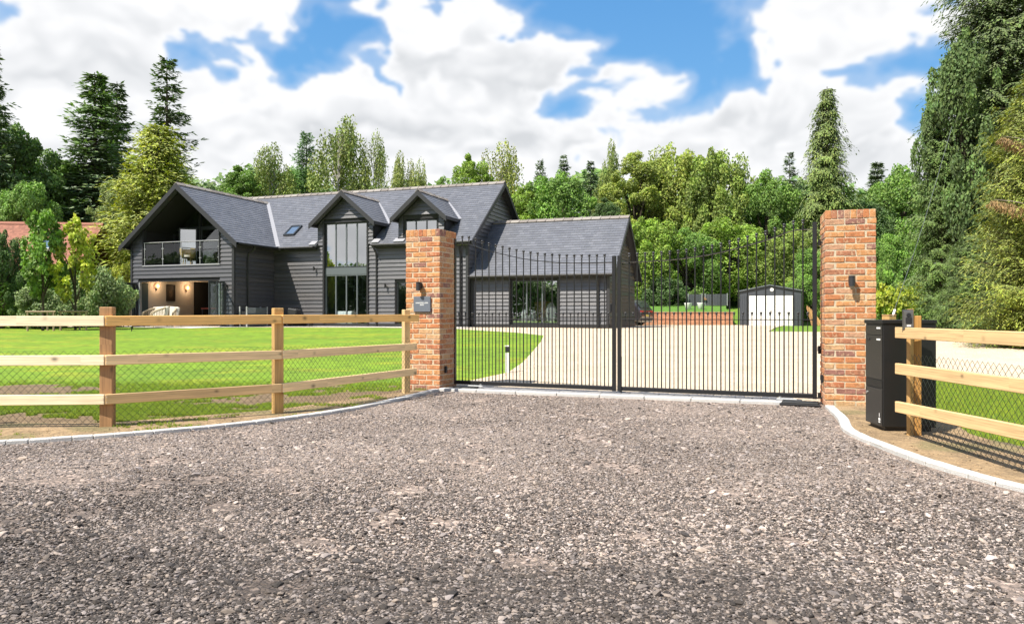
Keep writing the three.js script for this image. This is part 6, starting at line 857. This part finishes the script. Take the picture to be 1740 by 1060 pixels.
for (const a of [
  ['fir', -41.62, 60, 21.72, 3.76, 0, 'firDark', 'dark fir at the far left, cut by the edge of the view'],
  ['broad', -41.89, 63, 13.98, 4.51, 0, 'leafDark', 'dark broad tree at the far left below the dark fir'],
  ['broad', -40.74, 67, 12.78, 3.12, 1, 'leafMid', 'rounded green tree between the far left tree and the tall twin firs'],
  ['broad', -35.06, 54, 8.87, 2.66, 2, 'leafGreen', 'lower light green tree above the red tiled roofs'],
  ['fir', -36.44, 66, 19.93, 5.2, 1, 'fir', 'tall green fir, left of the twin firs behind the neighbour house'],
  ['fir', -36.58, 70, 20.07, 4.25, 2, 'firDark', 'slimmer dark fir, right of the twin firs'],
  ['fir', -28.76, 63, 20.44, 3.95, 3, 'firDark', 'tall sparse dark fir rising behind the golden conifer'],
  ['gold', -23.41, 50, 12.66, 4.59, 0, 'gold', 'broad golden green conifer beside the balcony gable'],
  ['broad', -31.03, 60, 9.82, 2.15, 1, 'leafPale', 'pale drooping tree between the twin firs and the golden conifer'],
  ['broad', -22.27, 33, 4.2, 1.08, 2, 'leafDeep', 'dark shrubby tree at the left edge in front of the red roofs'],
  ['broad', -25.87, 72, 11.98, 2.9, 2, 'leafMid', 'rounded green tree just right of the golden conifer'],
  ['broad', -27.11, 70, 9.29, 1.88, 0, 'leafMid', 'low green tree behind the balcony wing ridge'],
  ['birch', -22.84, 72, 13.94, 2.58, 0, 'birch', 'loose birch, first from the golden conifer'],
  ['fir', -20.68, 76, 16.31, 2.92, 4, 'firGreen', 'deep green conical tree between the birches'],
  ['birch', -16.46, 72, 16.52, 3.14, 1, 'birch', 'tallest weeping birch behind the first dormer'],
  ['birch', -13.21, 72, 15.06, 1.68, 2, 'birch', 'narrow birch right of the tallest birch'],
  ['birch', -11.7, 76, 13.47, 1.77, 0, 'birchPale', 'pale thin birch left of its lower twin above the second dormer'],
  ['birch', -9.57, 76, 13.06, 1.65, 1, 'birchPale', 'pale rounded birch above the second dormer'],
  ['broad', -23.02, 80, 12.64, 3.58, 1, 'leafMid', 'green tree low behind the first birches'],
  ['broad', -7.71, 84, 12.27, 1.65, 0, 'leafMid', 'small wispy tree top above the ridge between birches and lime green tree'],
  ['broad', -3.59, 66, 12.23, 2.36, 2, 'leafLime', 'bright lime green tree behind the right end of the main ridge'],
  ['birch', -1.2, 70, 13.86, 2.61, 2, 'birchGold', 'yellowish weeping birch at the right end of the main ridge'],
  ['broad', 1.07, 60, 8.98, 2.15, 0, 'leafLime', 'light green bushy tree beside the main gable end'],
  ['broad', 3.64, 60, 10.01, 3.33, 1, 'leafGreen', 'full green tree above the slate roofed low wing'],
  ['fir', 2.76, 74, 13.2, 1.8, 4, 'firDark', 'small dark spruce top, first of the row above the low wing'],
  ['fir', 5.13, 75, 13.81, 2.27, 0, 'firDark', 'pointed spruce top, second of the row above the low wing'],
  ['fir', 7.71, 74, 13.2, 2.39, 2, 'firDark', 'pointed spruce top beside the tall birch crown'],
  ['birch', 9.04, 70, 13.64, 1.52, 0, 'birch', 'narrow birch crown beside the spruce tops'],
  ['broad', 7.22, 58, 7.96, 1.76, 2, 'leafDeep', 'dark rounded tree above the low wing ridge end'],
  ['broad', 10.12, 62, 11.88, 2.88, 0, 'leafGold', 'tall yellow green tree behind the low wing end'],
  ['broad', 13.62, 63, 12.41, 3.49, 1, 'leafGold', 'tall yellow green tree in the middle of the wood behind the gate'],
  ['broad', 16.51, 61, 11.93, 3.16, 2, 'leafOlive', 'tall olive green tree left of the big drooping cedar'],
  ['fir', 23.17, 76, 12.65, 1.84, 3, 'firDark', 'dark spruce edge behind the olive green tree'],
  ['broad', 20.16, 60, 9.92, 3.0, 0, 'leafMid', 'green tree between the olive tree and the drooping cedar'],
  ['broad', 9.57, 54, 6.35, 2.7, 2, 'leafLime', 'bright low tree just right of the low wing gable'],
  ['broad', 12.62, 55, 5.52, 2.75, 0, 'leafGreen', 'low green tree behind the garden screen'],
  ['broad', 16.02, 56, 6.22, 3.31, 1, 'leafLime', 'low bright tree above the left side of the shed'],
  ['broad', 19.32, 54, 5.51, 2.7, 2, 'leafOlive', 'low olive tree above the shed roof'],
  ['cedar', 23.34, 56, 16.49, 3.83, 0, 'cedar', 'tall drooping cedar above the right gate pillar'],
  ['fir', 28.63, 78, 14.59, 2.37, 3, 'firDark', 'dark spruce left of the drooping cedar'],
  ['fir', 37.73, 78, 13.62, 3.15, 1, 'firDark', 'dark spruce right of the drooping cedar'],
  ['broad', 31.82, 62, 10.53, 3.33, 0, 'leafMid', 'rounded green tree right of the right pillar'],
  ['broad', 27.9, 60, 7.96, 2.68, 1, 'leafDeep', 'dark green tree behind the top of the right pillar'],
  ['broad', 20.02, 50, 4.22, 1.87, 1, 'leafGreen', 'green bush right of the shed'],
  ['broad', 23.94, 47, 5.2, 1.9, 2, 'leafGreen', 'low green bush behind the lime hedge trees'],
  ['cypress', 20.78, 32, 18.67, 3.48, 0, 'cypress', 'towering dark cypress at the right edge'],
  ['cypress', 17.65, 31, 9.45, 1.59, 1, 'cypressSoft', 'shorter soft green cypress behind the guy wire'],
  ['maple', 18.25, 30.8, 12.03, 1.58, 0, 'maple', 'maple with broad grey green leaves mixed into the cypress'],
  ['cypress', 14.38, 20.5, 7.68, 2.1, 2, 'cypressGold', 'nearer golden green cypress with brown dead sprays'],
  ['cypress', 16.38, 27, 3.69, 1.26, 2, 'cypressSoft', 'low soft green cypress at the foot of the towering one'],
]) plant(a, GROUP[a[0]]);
for (const a of [
  ['shrub', -22.47, 34, 2.3, 1.64, 0, 'leafMid', 'rounded green shrub at the left edge under the dark tree'],
  ['shrub', -21.28, 36, 2.82, 1.68, 1, 'leafGreen', 'tall green shrub behind the staked young trees'],
  ['shrub', -19.11, 35, 2.4, 1.42, 2, 'silver', 'silvery green shrub beside the corner of the house'],
  ['shrub', -20.53, 33, 1.76, 1.18, 1, 'silver', 'low silvery shrub between the two staked trees'],
  ['shrub', -22.75, 44, 3.33, 1.16, 0, 'gold', 'golden low shrub behind the corner of the house'],
  ['shrub', 10.43, 52, 2.35, 1.7, 1, 'leafDeep', 'dark shrub in the shade right of the low wing'],
  ['shrub', 16.36, 61, 1.87, 1.99, 2, 'leafDeep', 'dark shrub in the shade behind the grey screen'],
  ['shrub', 20.74, 42, 3.2, 1.24, 0, 'leafMid', 'dense green shrub right of the right pillar'],
  ['shrub', 18.06, 46, 2.7, 1.22, 1, 'leafGreen', 'leafy shrub against the right side of the shed'],
]) plant(a, 'garden shrubs');
for (const a of [
  ['young', -19.24, 31, 5.06, 0.82, 0, 'leafGreen', 'young green tree tied to a stake frame, nearer the left edge'],
  ['young', -18.2, 31.5, 4.63, 0.83, 1, 'leafYellow', 'young yellowish tree tied to a stake frame, nearer the house'],
]) {
  plant(a, 'staked young trees'); const [, x, d] = a, s = thing('stake_frame', a[5] ? 'three stakes with a crossbar around the young tree nearer the house' : 'three stakes with a crossbar around the young tree nearer the left edge', 'tree stakes', [x + 0.1, lie(d), -d + 0.3], 0.1, 'tree stake frames');
  for (const k of [-0.5, 0, 0.5]) add('stake', cyl(0.035, 0.04, 0.78, k, 0.39, k ? 0 : -0.55, 8), M.stake, s); add('crossbar', cyl(0.035, 0.035, 1.15, 0, 0, 0, 8).rotateZ(Math.PI / 2).translate(0, 0.78, 0.01), M.stake, s);
}
for (const a of [
  ['lime', 18.56, 38, 2.03, 0.47, 0, 'leafYellow', ''],
  ['lime', 19.0, 38, 1.91, 0.47, 1, 'leafYellow', ''],
  ['lime', 19.5, 38, 2.03, 0.47, 0, 'leafYellow', ''],
  ['lime', 19.98, 38, 1.91, 0.47, 1, 'leafYellow', ''],
  ['lime', 20.42, 38, 2.03, 0.47, 0, 'leafYellow', ''],
]) { a[7] = 'small lime yellow tree with a bare stem in the row right of the right pillar'; plant(a, 'row of small lime yellow trees'); }
{ // brown, dead sprays on the nearer cypress
  const lv = new Leaves(), r = rng(5), c = scene.children.filter((o) => o.name.startsWith('cypress_tree'))[2], wood = [];
  for (const [px, py, pz, L0, a] of [[-1.3, 5.45, 0.55, 1.1, 2.75], [-1.15, 5.0, 0.75, 0.8, 2.5], [-1.6, 3.75, 0.95, 1.2, 2.9], [-1.3, 3.45, 1.2, 0.9, 2.6]]) {
    const d = V(Math.cos(a), 0.12, Math.abs(Math.sin(a)) * 0.8), o = V(px + 0.7, py, pz); wood.push(limb(o, o.clone().addScaledVector(d, L0), 0.022, 0.006, 0.1, r));
    for (let i = 0; i < 520; i++) { const s = 0.2 + 0.85 * r(), p = o.clone().addScaledVector(d, L0 * s), dir = V((r() - 0.5) * 1.0 + d.x * 0.35, -0.5 - 0.7 * r(), (r() - 0.5) * 1.0 + d.z * 0.3).normalize(); p.addScaledVector(dir, 0.34 * r() * (1.15 - s * 0.6)); const nn = ball(r); nn.addScaledVector(dir, -nn.dot(dir)).normalize(); const k = 0.6 + 0.6 * r(); lv.leaf(p, dir, nn, 0.07 + 0.09 * r(), 0.018 + 0.014 * r(), [0.3 * k, 0.19 * k, 0.07 * k]); }
  }
  const holder = new THREE.Group(); const m = add('dead_spray', lv.build(), phys([1, 1, 1], 0.85, { vertexColors: true, transmission: 0.25 }), c), w = add('dead_branch', merge(wood), std([0.3, 0.25, 0.2], 0.9), c); m.rotation.y = w.rotation.y = -c.rotation.y; m.userData.label = 'brown dead sprays of foliage';
}
{ // thin guy wire with its anchor
  const a = V(12.95, lie(26), -25.9), b = V(17.0, 8.4, -29.2), t = thing('guy_wire', 'thin pale guy wire slanting up into the cypress', 'guy wire', [a.x, a.y, a.z]); add('wire', tube([V(0, 0.5, 0), b.clone().sub(a).multiplyScalar(0.5), b.clone().sub(a)], 0.007, 6, false, 8), M.frame, t); add('anchor', cyl(0.05, 0.06, 0.5, 0, 0.25, 0, 8), M.galv, t); add('turnbuckle', bar(V(0.05, 0.55, -0.02), V(0.3, 0.95, -0.25), 0.06, 0.06), M.white, t);
}
{ // the wood that closes the view, and the trees across the lane that the windows mirror
  const wall = (name, seed, n, pick, leaf, col, label) => { const r = rng(seed), lv = new Leaves(), up = V(0, 1, 0); for (let i = 0; i < n; i++) { const p = pick(r); if (!p) continue; const nn = V((r() - 0.5) * 1.4, 0.5 + 0.5 * r(), p[3] + (r() - 0.5)).normalize(), dir = ball(r); dir.addScaledVector(nn, -dir.dot(nn)).normalize(); const s = leaf * (0.6 + 0.8 * r()); lv.leaf(V(p[0], p[1], p[2]), dir, nn, s, s * 0.8, tone(r, p[4] ?? 1, 0.3)); } tag(add(name, lv.build(), leafMat(col)), label, 'woodland', null, 'stuff'); };
  wall('woodland', 401, 70000, (r) => { const x = (r() * 2 - 1) * 92, d = 88 + 8 * r(), top = 10 + 8 * fbm(x * 0.11, 3, 9, 4), y = top * Math.sqrt(r()); return [x, lie(88) - 1 + y, -d, 0.5, 0.6 + 0.7 * fbm(x * 0.4, y * 0.4, 5, 3)]; }, 0.75, 'leafDark', 'dark wood closing the view far behind all the trees');
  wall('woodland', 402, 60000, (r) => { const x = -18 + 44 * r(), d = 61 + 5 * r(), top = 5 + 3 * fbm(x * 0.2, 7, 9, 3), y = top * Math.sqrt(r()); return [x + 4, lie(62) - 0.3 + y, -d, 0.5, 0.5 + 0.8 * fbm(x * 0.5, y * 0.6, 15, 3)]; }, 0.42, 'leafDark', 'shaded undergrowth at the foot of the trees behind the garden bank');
  const edge = [[-52, 40], [-48, 20], [-46, 0], [-38, -20], [-20, -32], [10, -36], [75, -38]];
  wall('woodland', 403, 110000, (r) => { const u = r() * 6, i = Math.min(5, Math.floor(u)), f = u - i, x = mix(edge[i][0], edge[i + 1][0], f) + (r() - 0.5) * 4, d = mix(edge[i][1], edge[i + 1][1], f) + (r() - 0.5) * 4, top = 2.8 + 5 * fbm(u * 4, 5, 19, 4), y = top * Math.sqrt(r()); return [x, y, -d, -0.5, 0.6 + 0.7 * fbm(u * 9, y * 0.4, 5, 3)]; }, 0.42, 'leafDark', 'trees across the lane and lawn mirrored in the windows');
}
renderer.render(scene, camera);
